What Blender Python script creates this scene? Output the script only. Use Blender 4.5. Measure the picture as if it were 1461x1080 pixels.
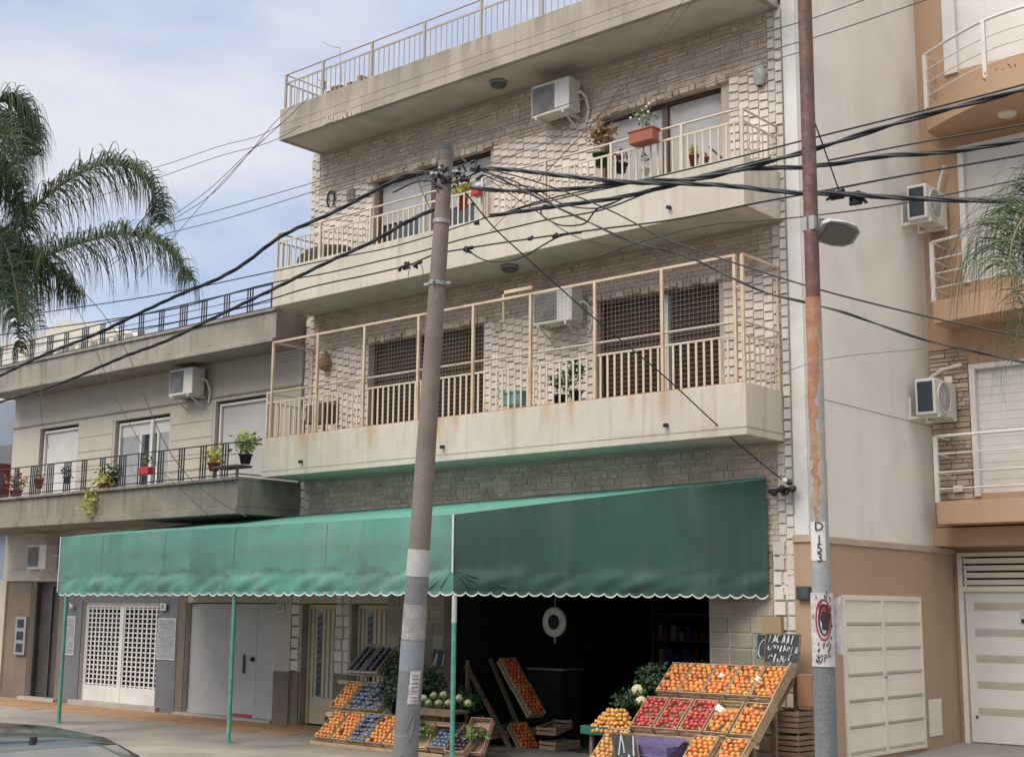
import bpy, math, random
from mathutils import Vector, Matrix
for o in list(bpy.data.objects): bpy.data.objects.remove(o)
sc = bpy.context.scene
COL = sc.collection
R = math.radians
rnd = random.Random(7)

# ------------------------------------------------------------------ camera
FOC, YAW, PIT, ROLL = 1914.1, R(41.001), R(9.713), R(.498)
CAM = Vector((19.198, -16.183, 2.10))
fwd = Vector((-math.sin(YAW)*math.cos(PIT), math.cos(YAW)*math.cos(PIT), math.sin(PIT)))
_r = Vector((math.cos(YAW), math.sin(YAW), 0)); _u = _r.cross(fwd)
cr = _r*math.cos(ROLL)+_u*math.sin(ROLL); cu = -_r*math.sin(ROLL)+_u*math.cos(ROLL)
cd = bpy.data.cameras.new('camera'); cam = bpy.data.objects.new('camera', cd); COL.objects.link(cam)
cam.matrix_world = Matrix(((cr.x,cu.x,-fwd.x,CAM.x),(cr.y,cu.y,-fwd.y,CAM.y),(cr.z,cu.z,-fwd.z,CAM.z),(0,0,0,1)))
cd.sensor_width = 36; cd.lens = FOC/1461*36; cd.clip_end = 2000; cd.clip_start = .1
sc.camera = cam
X, Y, Z = 0, 1, 2
def at(u, v, ax, c):
    """survey helper: the point of the world plane (axis ax = c) seen at photo position u, v"""
    ray = fwd+cr*((u-730.5)/FOC)+cu*((540-v)/FOC)
    return CAM+ray*((c-CAM[ax])/ray[ax])
def atd(u, v, d):
    return CAM+(fwd+cr*((u-730.5)/FOC)+cu*((540-v)/FOC))*d

# ------------------------------------------------------------------ sky, sun, exposure
SUN_EL, SUN_AZ = R(48), R(190)       # azimuth clockwise from +Y
w = bpy.data.worlds.new('World'); sc.world = w; w.use_nodes = True
nt = w.node_tree; N = nt.nodes; L = nt.links; bg = N['Background']
sky = N.new('ShaderNodeTexSky'); sky.sky_type = 'NISHITA'; sky.sun_disc = False
sky.sun_elevation = SUN_EL; sky.sun_rotation = SUN_AZ; sky.air_density = 1.0; sky.dust_density = 2.0; sky.ozone_density = 1.5
tc = N.new('ShaderNodeTexCoord'); mp = N.new('ShaderNodeMapping'); mp.inputs['Scale'].default_value = (1.5, 1.5, 4.4)
mp.inputs['Location'].default_value = (.35, .1, .52)
cn = N.new('ShaderNodeTexNoise'); cn.inputs['Scale'].default_value = 2.3; cn.inputs['Detail'].default_value = 7; cn.inputs['Roughness'].default_value = .5
cr2 = N.new('ShaderNodeValToRGB'); cr2.color_ramp.elements[0].position = .40; cr2.color_ramp.elements[1].position = .62
cr2.color_ramp.elements[0].color = (.0,.0,.0,1); cr2.color_ramp.elements[1].color = (.95,.95,.95,1)
mx = N.new('ShaderNodeMixRGB'); mx.inputs[2].default_value = (3.75, 3.8, 4.15, 1)
L.new(tc.outputs['Generated'], mp.inputs[0]); L.new(mp.outputs[0], cn.inputs['Vector']); L.new(cn.outputs['Fac'], cr2.inputs[0])
# thin veil over the blue: high cloud keeps it pale
veil = N.new('ShaderNodeMixRGB'); veil.inputs[0].default_value = .8; veil.inputs[2].default_value = (2.55, 2.95, 3.85, 1); L.new(sky.outputs[0], veil.inputs[1])
sx = N.new('ShaderNodeSeparateXYZ'); L.new(tc.outputs['Generated'], sx.inputs[0])
el = N.new('ShaderNodeMapRange'); el.inputs[1].default_value = .45; el.inputs[2].default_value = .9; el.inputs[3].default_value = 1; el.inputs[4].default_value = 3.4; L.new(sx.outputs['Z'], el.inputs[0])
br = N.new('ShaderNodeVectorMath'); br.operation = 'SCALE'   # sky above the view is brightened and warmed as added fill light
L.new(cr2.outputs[0], mx.inputs[0]); L.new(veil.outputs[0], mx.inputs[1]); wz = N.new('ShaderNodeMixRGB'); wz.blend_type = 'MULTIPLY'; wz.inputs[2].default_value = (1.12, 1.0, .80, 1)
wr = N.new('ShaderNodeMapRange'); wr.inputs[1].default_value = .45; wr.inputs[2].default_value = .75; L.new(sx.outputs['Z'], wr.inputs[0]); L.new(wr.outputs[0], wz.inputs[0])
L.new(mx.outputs[0], wz.inputs[1]); L.new(wz.outputs[0], br.inputs[0]); L.new(el.outputs[0], br.inputs['Scale']); L.new(br.outputs[0], bg.inputs[0])
bg.inputs[1].default_value = .10
sl = bpy.data.lights.new('sun', 'SUN'); sl.energy = 1.15; sl.angle = R(40); sl.color = (1, .95, .87)
so = bpy.data.objects.new('sun', sl); COL.objects.link(so)
sdir = Vector((math.sin(SUN_AZ)*math.cos(SUN_EL), math.cos(SUN_AZ)*math.cos(SUN_EL), math.sin(SUN_EL)))
so.rotation_euler = sdir.to_track_quat('Z', 'Y').to_euler()
sc.view_settings.view_transform = 'Standard'; sc.view_settings.look = 'None'; sc.view_settings.gamma = 1
sc.view_settings.exposure = 1.08
try: sc.cycles.max_bounces = 6
except Exception: pass

# ------------------------------------------------------------------ materials
MATS = {}
def mat(name, c, c2=None, rough=.8, metal=0, ns=2.0, fine=.12, fs=40, bump=0, bs=60, tint=0, streak=None, sa=.5, vary=0, grime=None, ga=.5, gs=1.2, trans=0, spec=.5, ss=7):
    if name in MATS: return MATS[name]
    m = bpy.data.materials.new(name); m.use_nodes = True; MATS[name] = m
    n = m.node_tree.nodes; l = m.node_tree.links; b = n['Principled BSDF']
    b.inputs['Roughness'].default_value = rough; b.inputs['Metallic'].default_value = metal
    b.inputs['Specular IOR Level'].default_value = spec
    t = n.new('ShaderNodeTexCoord'); P = t.outputs['Object']
    def noise(scale, vec=P, det=4, dist=0):
        q = n.new('ShaderNodeTexNoise'); q.inputs['Scale'].default_value = scale; q.inputs['Detail'].default_value = det
        q.inputs['Distortion'].default_value = dist; l.new(vec, q.inputs['Vector']); return q.outputs['Fac']
    def ramp(f, a, bb):
        q = n.new('ShaderNodeMapRange'); q.inputs[1].default_value = a; q.inputs[2].default_value = bb; q.clamp = True
        l.new(f, q.inputs[0]); return q.outputs[0]
    def mix(f, a, bb, mode='MIX'):
        q = n.new('ShaderNodeMixRGB'); q.blend_type = mode
        for i, v in ((0, f), (1, a), (2, bb)):
            if hasattr(v, 'links'): l.new(v, q.inputs[i])
            else: q.inputs[i].default_value = v if i == 0 else (v[0], v[1], v[2], 1)
        return q.outputs[0]
    c2 = c2 or tuple(x*.82 for x in c)
    col = mix(ramp(noise(ns), .35, .65), c, c2)
    if fine:
        f = ramp(noise(fs, det=5), .3, .7); col = mix(fine, col, mix(f, (.25,.25,.25), (1.3,1.3,1.3)), 'MULTIPLY')
    if streak:
        mpn = n.new('ShaderNodeMapping'); mpn.inputs['Scale'].default_value = (ss, ss, .35); l.new(P, mpn.inputs[0])
        f = ramp(noise(1.0, mpn.outputs[0], 5), .52, .78)
        g = n.new('ShaderNodeMath'); g.operation = 'MULTIPLY'; l.new(f, g.inputs[0]); g.inputs[1].default_value = sa
        col = mix(g.outputs[0], col, streak)
    if grime:
        f = ramp(noise(gs, det=8, dist=.6), .5, .72)
        g = n.new('ShaderNodeMath'); g.operation = 'MULTIPLY'; l.new(f, g.inputs[0]); g.inputs[1].default_value = ga
        col = mix(g.outputs[0], col, grime)
    if tint:
        a = n.new('ShaderNodeAttribute'); a.attribute_name = 'tint'
        col = mix(1, col, a.outputs['Color'], 'MULTIPLY')
    if vary:
        oi = n.new('ShaderNodeObjectInfo'); h = n.new('ShaderNodeHueSaturation'); l.new(col, h.inputs['Color'])
        mr = n.new('ShaderNodeMapRange'); mr.inputs[3].default_value = .5-vary*.1; mr.inputs[4].default_value = .5+vary*.1; l.new(oi.outputs['Random'], mr.inputs[0]); l.new(mr.outputs[0], h.inputs['Hue'])
        mv = n.new('ShaderNodeMath'); mv.operation = 'MULTIPLY'; mv.inputs[1].default_value = 7.31; l.new(oi.outputs['Random'], mv.inputs[0])
        fr = n.new('ShaderNodeMath'); fr.operation = 'FRACT'; l.new(mv.outputs[0], fr.inputs[0])
        m2 = n.new('ShaderNodeMapRange'); m2.inputs[3].default_value = 1-vary; m2.inputs[4].default_value = 1+vary*.6; l.new(fr.outputs[0], m2.inputs[0]); l.new(m2.outputs[0], h.inputs['Value'])
        col = h.outputs[0]
    l.new(col, b.inputs['Base Color'])
    if bump:
        q = n.new('ShaderNodeBump'); q.inputs['Strength'].default_value = bump; q.inputs['Distance'].default_value = .02
        l.new(noise(bs, det=6), q.inputs['Height']); l.new(q.outputs[0], b.inputs['Normal'])
    if trans:
        tr = n.new('ShaderNodeBsdfTranslucent'); l.new(col, tr.inputs[0]); ms = n.new('ShaderNodeMixShader'); ms.inputs[0].default_value = trans
        l.new(b.outputs[0], ms.inputs[1]); l.new(tr.outputs[0], ms.inputs[2]); l.new(ms.outputs[0], n['Material Output'].inputs[0])
    return m
m_balc = mat('cream_render', (.60,.55,.46), (.54,.49,.41), ns=1.4, streak=(.33,.25,.17), sa=.55, grime=(.40,.36,.29), ga=.35, bump=.25, bs=25)
m_roofslab = mat('weathered_render', (.42,.37,.30), (.34,.30,.25), ns=1.2, streak=(.20,.17,.14), sa=.5, grime=(.22,.19,.15), ga=.4, bump=.3, bs=25)
m_soffit = mat('soffit_plaster', (.62,.58,.51), (.54,.50,.43), grime=(.3,.27,.22), ga=.4, bump=.15)
m_relief = mat('relief_tile', (.78,.69,.61), (.71,.62,.54), ns=1.5, tint=1, bump=.4, bs=45, grime=(.38,.33,.28), ga=.35)
m_reliefw = mat('white_relief', (.66,.62,.56), (.60,.55,.49), tint=1, bump=.4, bs=45, grime=(.42,.38,.32), ga=.3)
m_stone = mat('split_stone', (.66,.545,.435), (.52,.42,.33), tint=1, bump=.9, bs=30, ns=3, fine=.35, fs=30)
m_ashlar = mat('ashlar_block', (.41,.35,.28), (.33,.285,.23), tint=1, bump=.5, bs=30, grime=(.26,.23,.19), ga=.4)
m_core = mat('mortar', (.52,.45,.37), (.44,.375,.31))
m_rail = mat('cream_iron', (.62,.56,.44), (.56,.48,.37), ns=4, rough=.5, streak=(.35,.19,.09), sa=.35)
m_cage = mat('peach_iron', (.62,.50,.36), (.56,.42,.28), ns=3, rough=.5, grime=(.38,.19,.10), ga=.4, gs=3)
m_wire = mat('mesh_wire', (.30,.25,.20), rough=.5)
m_shut_b = mat('brown_shutter', (.105,.065,.048), (.08,.05,.038), rough=.6)
m_shut_w = mat('pale_shutter', (.58,.56,.53), (.50,.48,.46), rough=.5, grime=(.36,.34,.31), ga=.3)
m_white = mat('white_paint', (.70,.68,.65), (.64,.62,.58), rough=.45, fine=.08, grime=(.45,.42,.38), ga=.25, gs=3)
m_brown = mat('brown_paint', (.13,.07,.055), rough=.5)
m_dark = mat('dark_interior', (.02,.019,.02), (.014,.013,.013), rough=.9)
m_glass = mat('window_glass', (.05,.07,.09), (.03,.04,.05), rough=.06, spec=.8, fine=0)
m_curtain = mat('curtain', (.42,.42,.43), (.34,.35,.37), rough=.9, ns=6)
m_ac = mat('ac_casing', (.66,.65,.60), (.60,.58,.52), rough=.4, streak=(.38,.33,.25), sa=.3, fine=.06)
m_acg = mat('ac_grille', (.27,.265,.25), (.22,.22,.21), rough=.5)
m_metal = mat('galvanised', (.42,.42,.42), (.33,.33,.33), rough=.4, metal=.5)
m_black = mat('black_rubber', (.022,.024,.028), rough=.55, fine=0)
m_iron = mat('dark_iron', (.035,.04,.045), rough=.5, fine=0)
m_bwall = mat('beige_wall', (.50,.455,.38), (.45,.41,.34), ns=1.0, streak=(.33,.29,.24), sa=.35, grime=(.36,.32,.26), ga=.3, bump=.15, bs=30)
m_bbalc = mat('dark_cement', (.29,.25,.20), (.215,.19,.155), ns=1.5, streak=(.10,.085,.07), sa=.5, grime=(.12,.10,.085), ga=.5, bump=.35, bs=30)
m_bcorn = mat('grey_cement', (.33,.295,.25), (.26,.235,.20), ns=1.2, streak=(.15,.13,.11), sa=.6, grime=(.18,.16,.14), ga=.5, bump=.3, bs=30)
m_bstone = mat('brown_cladding', (.20,.155,.115), (.16,.125,.09), bump=.3)
m_bgrey = mat('blue_grey_paint', (.155,.16,.175), (.13,.135,.15), rough=.6)
m_gdoor = mat('grey_door', (.44,.44,.43), (.40,.40,.39), rough=.5, grime=(.3,.29,.27), ga=.25)
m_cdoor = mat('cream_door', (.52,.45,.33), (.46,.39,.28), rough=.5, grime=(.34,.28,.2), ga=.3)
m_grey = mat('party_wall', (.80,.765,.69), (.745,.71,.64), ns=.7, streak=(.60,.57,.51), sa=.45, grime=(.50,.46,.40), ga=.45, gs=.55, bump=.12, bs=20, ss=2.5)
m_strip = mat('white_strip', (.72,.71,.69), (.60,.58,.54), streak=(.5,.48,.44), sa=.4)
m_tan = mat('tan_render', (.46,.305,.195), (.43,.285,.18), ns=.8, fine=.06, streak=(.37,.245,.16), sa=.3, bump=.12, bs=35)
m_tan2 = mat('brown_tan_render', (.42,.295,.195), (.39,.275,.18), ns=.8, fine=.06, streak=(.33,.23,.155), sa=.3, bump=.12, bs=35)
m_cream_metal = mat('cream_metal', (.74,.68,.58), (.70,.64,.54), rough=.4, fine=.04, grime=(.5,.44,.36), ga=.3)
m_garage = mat('garage_white', (.66,.64,.60), (.62,.60,.56), rough=.4, fine=.04)
m_groove = mat('groove_metal', (.50,.45,.37), rough=.5, fine=.04)
m_clad = mat('ledge_stone', (.50,.40,.29), (.42,.33,.24), tint=1, bump=.5, bs=40)
m_side = mat('sidewalk_concrete', (.33,.295,.255), (.25,.225,.195), ns=.9, grime=(.15,.135,.12), ga=.65, gs=.9, bump=.3, bs=30)
m_tile = mat('terracotta_paving', (.42,.23,.11), (.34,.19,.10), ns=1.5, grime=(.25,.18,.12), ga=.6, bump=.2)
m_road = mat('asphalt', (.055,.054,.052), (.045,.044,.043), fine=.3, fs=120, bump=.4, bs=120)
m_kerb = mat('kerb_stone', (.30,.29,.27), bump=.3)
m_groof = mat('pale_roof_canvas', (.12,.34,.265), (.10,.30,.24), ns=.7, rough=.7, fine=.06, grime=(.2,.36,.29), ga=.4, gs=1.5, trans=.12)  # paler green, used only on the awning's roof panel
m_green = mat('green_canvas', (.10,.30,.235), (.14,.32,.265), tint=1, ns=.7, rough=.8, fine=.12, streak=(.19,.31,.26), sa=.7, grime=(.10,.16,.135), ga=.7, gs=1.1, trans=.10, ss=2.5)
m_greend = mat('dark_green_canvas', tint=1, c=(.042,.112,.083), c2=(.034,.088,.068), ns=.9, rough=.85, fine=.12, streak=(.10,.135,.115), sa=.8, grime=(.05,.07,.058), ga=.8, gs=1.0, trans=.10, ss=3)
m_trim = mat('white_trim', (.75,.75,.72), rough=.7)
m_gpost = mat('green_post_paint', (.05,.25,.19), (.12,.33,.27), ns=5, rough=.45, grime=(.08,.1,.08), ga=.5, gs=5)
m_conc = mat('pole_concrete', (.235,.19,.16), (.19,.155,.13), ns=3, fine=.25, fs=60, bump=.5, bs=50, grime=(.17,.14,.12), ga=.35, gs=3)
m_pgrey = mat('pole_grey_paint', (.175,.18,.185), (.155,.16,.165), ns=3, fine=.2, bump=.4, bs=50, grime=(.28,.27,.26), ga=.4, gs=6)
m_plight = mat('pole_light_band', (.36,.35,.33), (.24,.24,.24), ns=6, fine=.3, bump=.4)
m_rust = mat('red_oxide', (.155,.072,.052), (.105,.055,.043), ns=4, rough=.6, fine=.3, grime=(.24,.16,.13), ga=.55, gs=9, bump=.3)
m_rust2 = mat('orange_rust', (.36,.14,.065), (.42,.26,.16), ns=5, rough=.7, fine=.25, grime=(.25,.10,.06), ga=.6, gs=6)
m_silver = mat('faded_grey_paint', (.38,.37,.33), (.33,.32,.30), ns=4, rough=.5, fine=.2, grime=(.32,.20,.13), ga=.4, gs=5)
m_poster = mat('white_paper', (.62,.60,.57), (.47,.42,.42), ns=14, grime=(.30,.22,.22), ga=.5, gs=9, rough=.8)
m_red = mat('red_print', (.35,.04,.04), rough=.7)
m_ink = mat('ink', (.03,.03,.035), rough=.8, fine=0)
m_chalkb = mat('chalkboard', (.035,.038,.04), (.06,.065,.065), ns=5, rough=.9)
m_chalk = mat('chalk', (.62,.64,.66), rough=1)
m_wood = mat('crate_wood', (.50,.35,.22), (.40,.27,.16), ns=5, fine=.3, fs=25, bump=.3, bs=40, vary=.25)
m_woodd = mat('dark_wood', (.20,.13,.08), (.15,.10,.06), ns=5, fine=.3, bump=.3)
m_gcrate = mat('green_plastic', (.02,.12,.085), rough=.45)
m_bcrate = mat('blue_bags', (.07,.10,.16), (.20,.25,.33), ns=22, rough=.35, fine=.3, bump=.6, bs=30)
m_orange = mat('orange_skin', (.66,.215,.05), (.66,.29,.085), ns=10, rough=.42, fine=.04, bump=.15, bs=250, vary=.16)
m_mand = mat('mandarin_skin', (.68,.30,.07), (.62,.35,.11), ns=10, rough=.45, fine=.04, bump=.15, bs=250, vary=.14)
m_apple = mat('apple_skin', (.46,.03,.04), (.50,.09,.06), ns=12, rough=.3, fine=.04, vary=.18)
m_cabb = mat('cabbage_leaf', (.42,.46,.22), (.50,.52,.30), ns=8, rough=.6, bump=.6, bs=20, vary=.15)
m_caul = mat('cauliflower_head', (.66,.62,.40), (.56,.52,.32), rough=.8, bump=.9, bs=50)
m_leafd = mat('dark_greens', (.018,.045,.018), (.035,.075,.025), ns=8, rough=.6)
m_leafm = mat('mid_greens', (.10,.17,.05), (.15,.20,.06), ns=8, rough=.6)
m_purple = mat('purple_paper', (.12,.095,.21), (.09,.07,.15), ns=9, rough=.6, bump=1, bs=15)
m_film = mat('plastic_film', (.40,.38,.40), (.30,.28,.30), ns=14, rough=.2, bump=.6, bs=25)
m_grape = mat('dark_purple_skin', (.05,.02,.05), (.03,.015,.03), rough=.3, fine=0)
m_terra = mat('terracotta_pot', (.34,.10,.07), (.30,.09,.06), rough=.7)
m_rplas = mat('red_plastic', (.50,.035,.03), rough=.4)
m_palm = mat('palm_leaf', (.038,.072,.030), (.075,.10,.045), ns=3, rough=.75, fine=.15, trans=.25, tint=1)
m_rachis = mat('palm_stem', (.12,.13,.05), (.16,.12,.06), rough=.6)
m_trunk = mat('palm_bark', (.20,.17,.14), (.14,.12,.10), ns=6, bump=.6)
m_car = mat('green_car_paint', (.018,.035,.03), (.02,.038,.032), rough=.12, metal=.3, fine=0, spec=.8)
m_carg = mat('car_glass', (.13,.14,.14), (.09,.10,.095), ns=4, metal=.35, rough=.05, spec=1, fine=0)
m_tyre = mat('tyre', (.02,.02,.02), rough=.8)
m_yel = mat('yellow_flower', (.55,.50,.10), (.40,.42,.10), ns=20)
m_wfl = mat('white_petal', (.8,.8,.78))
m_teal = mat('teal_plastic', (.22,.42,.38), rough=.5)
m_far = mat('far_blue_grey', (.22,.26,.32), (.20,.24,.30), ns=.5, fine=.05)
m_farr = mat('far_red', (.30,.05,.05), rough=.8)
m_farw = mat('far_cream', (.62,.57,.48), (.55,.50,.42), bump=.1)
m_cork = mat('dry_wicker', (.22,.13,.07), (.30,.19,.09), ns=15, bump=.5)

def canvas_band(m, c, zc, wdt):
    n=m.node_tree.nodes; l=m.node_tree.links; b=n['Principled BSDF']; src=b.inputs['Base Color'].links[0].from_socket
    t=n.new('ShaderNodeTexCoord'); s=n.new('ShaderNodeSeparateXYZ'); l.new(t.outputs['Object'],s.inputs[0])
    nz=n.new('ShaderNodeTexNoise'); nz.inputs['Scale'].default_value=1.6; nz.inputs['Detail'].default_value=8; l.new(t.outputs['Object'],nz.inputs['Vector'])
    a=n.new('ShaderNodeMath'); a.operation='MULTIPLY_ADD'; a.inputs[1].default_value=.25; l.new(nz.outputs['Fac'],a.inputs[0]); l.new(s.outputs['Z'],a.inputs[2])
    d=n.new('ShaderNodeMath'); d.operation='SUBTRACT'; d.inputs[1].default_value=zc+.125; l.new(a.outputs[0],d.inputs[0])
    e=n.new('ShaderNodeMath'); e.operation='ABSOLUTE'; l.new(d.outputs[0],e.inputs[0])
    r=n.new('ShaderNodeMapRange'); r.inputs[1].default_value=0; r.inputs[2].default_value=wdt; r.inputs[3].default_value=.85; r.inputs[4].default_value=0; l.new(e.outputs[0],r.inputs[0])
    nf=n.new('ShaderNodeTexNoise'); nf.inputs['Scale'].default_value=5; nf.inputs['Detail'].default_value=9; nf.inputs['Roughness'].default_value=.75; l.new(t.outputs['Object'],nf.inputs['Vector'])
    q=n.new('ShaderNodeMapRange'); q.inputs[1].default_value=.36; q.inputs[2].default_value=.6; l.new(nf.outputs['Fac'],q.inputs[0])
    g=n.new('ShaderNodeMath'); g.operation='MULTIPLY'; l.new(r.outputs[0],g.inputs[0]); l.new(q.outputs[0],g.inputs[1])
    mx_=n.new('ShaderNodeMixRGB'); l.new(g.outputs[0],mx_.inputs[0]); l.new(src,mx_.inputs[1]); mx_.inputs[2].default_value=(*c,1); l.new(mx_.outputs[0],b.inputs['Base Color'])
def top_stain(m, ztop, depth, c, amt=.8, sc=9):
    n=m.node_tree.nodes; l=m.node_tree.links; b=n['Principled BSDF']; src=b.inputs['Base Color'].links[0].from_socket
    t=n.new('ShaderNodeTexCoord'); s=n.new('ShaderNodeSeparateXYZ'); l.new(t.outputs['Object'],s.inputs[0])
    mp_=n.new('ShaderNodeMapping'); mp_.inputs['Scale'].default_value=(sc,sc,.5); l.new(t.outputs['Object'],mp_.inputs[0])
    nz=n.new('ShaderNodeTexNoise'); nz.inputs['Scale'].default_value=1; nz.inputs['Detail'].default_value=6; l.new(mp_.outputs[0],nz.inputs['Vector'])
    q=n.new('ShaderNodeMapRange'); q.inputs[1].default_value=.48; q.inputs[2].default_value=.68; l.new(nz.outputs['Fac'],q.inputs[0])
    r=n.new('ShaderNodeMapRange'); r.inputs[1].default_value=ztop-depth; r.inputs[2].default_value=ztop; r.inputs[3].default_value=0; r.inputs[4].default_value=amt; l.new(s.outputs['Z'],r.inputs[0])
    u_=n.new('ShaderNodeMath'); u_.operation='LESS_THAN'; u_.inputs[1].default_value=ztop+.02; l.new(s.outputs['Z'],u_.inputs[0])
    g=n.new('ShaderNodeMath'); g.operation='MULTIPLY'; l.new(r.outputs[0],g.inputs[0]); l.new(q.outputs[0],g.inputs[1])
    g2=n.new('ShaderNodeMath'); g2.operation='MULTIPLY'; l.new(g.outputs[0],g2.inputs[0]); l.new(u_.outputs[0],g2.inputs[1])
    mx_=n.new('ShaderNodeMixRGB'); l.new(g2.outputs[0],mx_.inputs[0]); l.new(src,mx_.inputs[1]); mx_.inputs[2].default_value=(*c,1); l.new(mx_.outputs[0],b.inputs['Base Color'])
top_stain(m_balc,5.07,.55,(.42,.26,.13),.75,5); top_stain(m_balc,8.19,.4,(.30,.25,.19),.5,6); top_stain(m_roofslab,11.26,.6,(.20,.17,.12),.7,5); top_stain(m_bbalc,4.36,.5,(.09,.075,.06),.6,5); top_stain(m_bcorn,7.56,.6,(.14,.12,.10),.7,4)
canvas_band(m_green,(.075,.10,.085),.42,.07); canvas_band(m_green,(.13,.22,.18),.75,.22); canvas_band(m_greend,(.05,.065,.055),.40,.05)
# ------------------------------------------------------------------ mesh builder
def origin(p):
    while p and p.parent: p = p.parent
    return p.location.copy() if p else Vector((0,0,0))
class MB:
    def __init__(s): s.v=[]; s.f=[]; s.m=[]; s.t=[]; s.s=[]
    def add(s, vs, fs, m=0, t=1.0, sm=False):
        b=len(s.v); s.v += [tuple(v) for v in vs]
        for f in fs: s.f.append([b+i for i in f]); s.m.append(m); s.t.append(t); s.s.append(sm)
        return s
    def box(s, x0,x1,y0,y1,z0,z1, m=0, t=1.0):
        vs=[(x,y,z) for z in (z0,z1) for y in (y0,y1) for x in (x0,x1)]
        return s.add(vs,[(0,2,3,1),(4,5,7,6),(0,1,5,4),(2,6,7,3),(0,4,6,2),(1,3,7,5)],m,t)
    def frust(s, x0,x1,y0,y1,z0,z1, i, m=0, t=1.0):
        """box facing -y with its front face inset by i (chamfered block)"""
        vs=[(x0,y1,z0),(x1,y1,z0),(x1,y1,z1),(x0,y1,z1),(x0+i,y0,z0+i),(x1-i,y0,z0+i),(x1-i,y0,z1-i),(x0+i,y0,z1-i)]
        return s.add(vs,[(4,5,6,7),(0,1,5,4),(1,2,6,5),(2,3,7,6),(3,0,4,7)],m,t)
    def tube(s, pts, r, n=8, m=0, caps=True, t=1.0):
        pts=[Vector(p) for p in pts]; k=len(pts); rs=r if isinstance(r,(list,tuple)) else [r]*k
        rings=[]; up=None
        for i,p in enumerate(pts):
            d=(pts[min(i+1,k-1)]-pts[max(i-1,0)])
            if d.length<1e-9: d=Vector((0,0,1))
            d.normalize()
            if up is None: up = Vector((0,0,1)) if abs(d.z)<.9 else Vector((1,0,0))
            a=d.cross(up)
            if a.length<1e-6: a=d.cross(Vector((0,1,0)))
            a.normalize(); b=a.cross(d); up=b
            rings.append([p+(a*math.cos(2*math.pi*j/n)+b*math.sin(2*math.pi*j/n))*rs[i] for j in range(n)])
        vs=[q for g in rings for q in g]
        fs=[(i*n+j, i*n+(j+1)%n, (i+1)*n+(j+1)%n, (i+1)*n+j) for i in range(k-1) for j in range(n)]
        s.add(vs,fs,m,t,True)
        if caps: s.add(rings[0],[tuple(range(n))],m,t); s.add(rings[-1],[tuple(range(n))[::-1]],m,t)
        return s
    def bar(s, a, b, wx, wy=None, m=0, t=1.0):
        a=Vector(a); b=Vector(b); d=(b-a).normalized(); wy=wy or wx
        u=d.cross(Vector((0,0,1)) if abs(d.z)<.95 else Vector((0,1,0))).normalized(); v=u.cross(d)
        vs=[p+u*sx*wx/2+v*sy*wy/2 for p in (a,b) for sx,sy in ((-1,-1),(1,-1),(1,1),(-1,1))]
        return s.add(vs,[(0,1,2,3),(7,6,5,4),(0,4,5,1),(1,5,6,2),(2,6,7,3),(3,7,4,0)],m,t)
    def lathe(s, c, prof, n=16, axis='z', m=0, t=1.0, sm=True):
        c=Vector(c); vs=[]
        for r,h in prof:
            for j in range(n):
                a=2*math.pi*j/n; p=(r*math.cos(a),r*math.sin(a),h)
                if axis=='y': p=(p[0],p[2],p[1])
                if axis=='x': p=(p[2],p[0],p[1])
                vs.append(c+Vector(p))
        k=len(prof)
        return s.add(vs,[(i*n+j,i*n+(j+1)%n,(i+1)*n+(j+1)%n,(i+1)*n+j) for i in range(k-1) for j in range(n)],m,t,sm)
    def ball(s, c, r, n=10, k=6, m=0, sq=1.0, t=1.0):
        return s.lathe(c,[(max(r*math.sin(math.pi*i/k),1e-4), -r*sq*math.cos(math.pi*i/k)) for i in range(k+1)],n,'z',m,t)
    def prism(s, poly, z0, z1, m=0, t=1.0):
        k=len(poly); vs=[(x,y,z0) for x,y in poly]+[(x,y,z1) for x,y in poly]
        return s.add(vs,[tuple(range(k))[::-1],tuple(range(k,2*k))]+[(i,(i+1)%k,k+(i+1)%k,k+i) for i in range(k)],m,t)
    def build(s, name, mats, parent=None, bevel=0):
        o0=origin(parent); me=bpy.data.meshes.new(name)
        me.from_pydata([(v[0]-o0.x,v[1]-o0.y,v[2]-o0.z) for v in s.v],[],s.f)
        if not isinstance(mats,(list,tuple)): mats=[mats]
        for q in mats: me.materials.append(q)
        me.polygons.foreach_set('material_index',s.m); me.polygons.foreach_set('use_smooth',s.s)
        a=me.attributes.new('tint','FLOAT_COLOR','CORNER'); arr=[]
        for p,t in zip(me.polygons,s.t): arr += [t,t,t,1.0]*p.loop_total
        a.data.foreach_set('color',arr); me.update()
        o=bpy.data.objects.new(name,me); COL.objects.link(o)
        if parent: o.parent=parent
        if bevel:
            b=o.modifiers.new('bevel','BEVEL'); b.width=bevel; b.segments=2; b.limit_method='ANGLE'
        return o
def tag(o, label, cat, group=None, kind=None):
    if label: o['label']=label
    if cat: o['category']=cat
    if group: o['group']=group
    if kind: o['kind']=kind
    return o
def thing(name, label, cat, loc=(0,0,0), group=None):
    o=bpy.data.objects.new(name,None); COL.objects.link(o); o.location=loc; o.empty_display_size=.2
    return tag(o,label,cat,group)
def copy_tree(o, parent=None):
    kids=[c for c in bpy.data.objects if c.parent==o]
    c=o.copy(); COL.objects.link(c); c.parent=parent
    for k in kids: copy_tree(k,c)
    return c
def structure(o): o['kind']='structure'; return o
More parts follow.
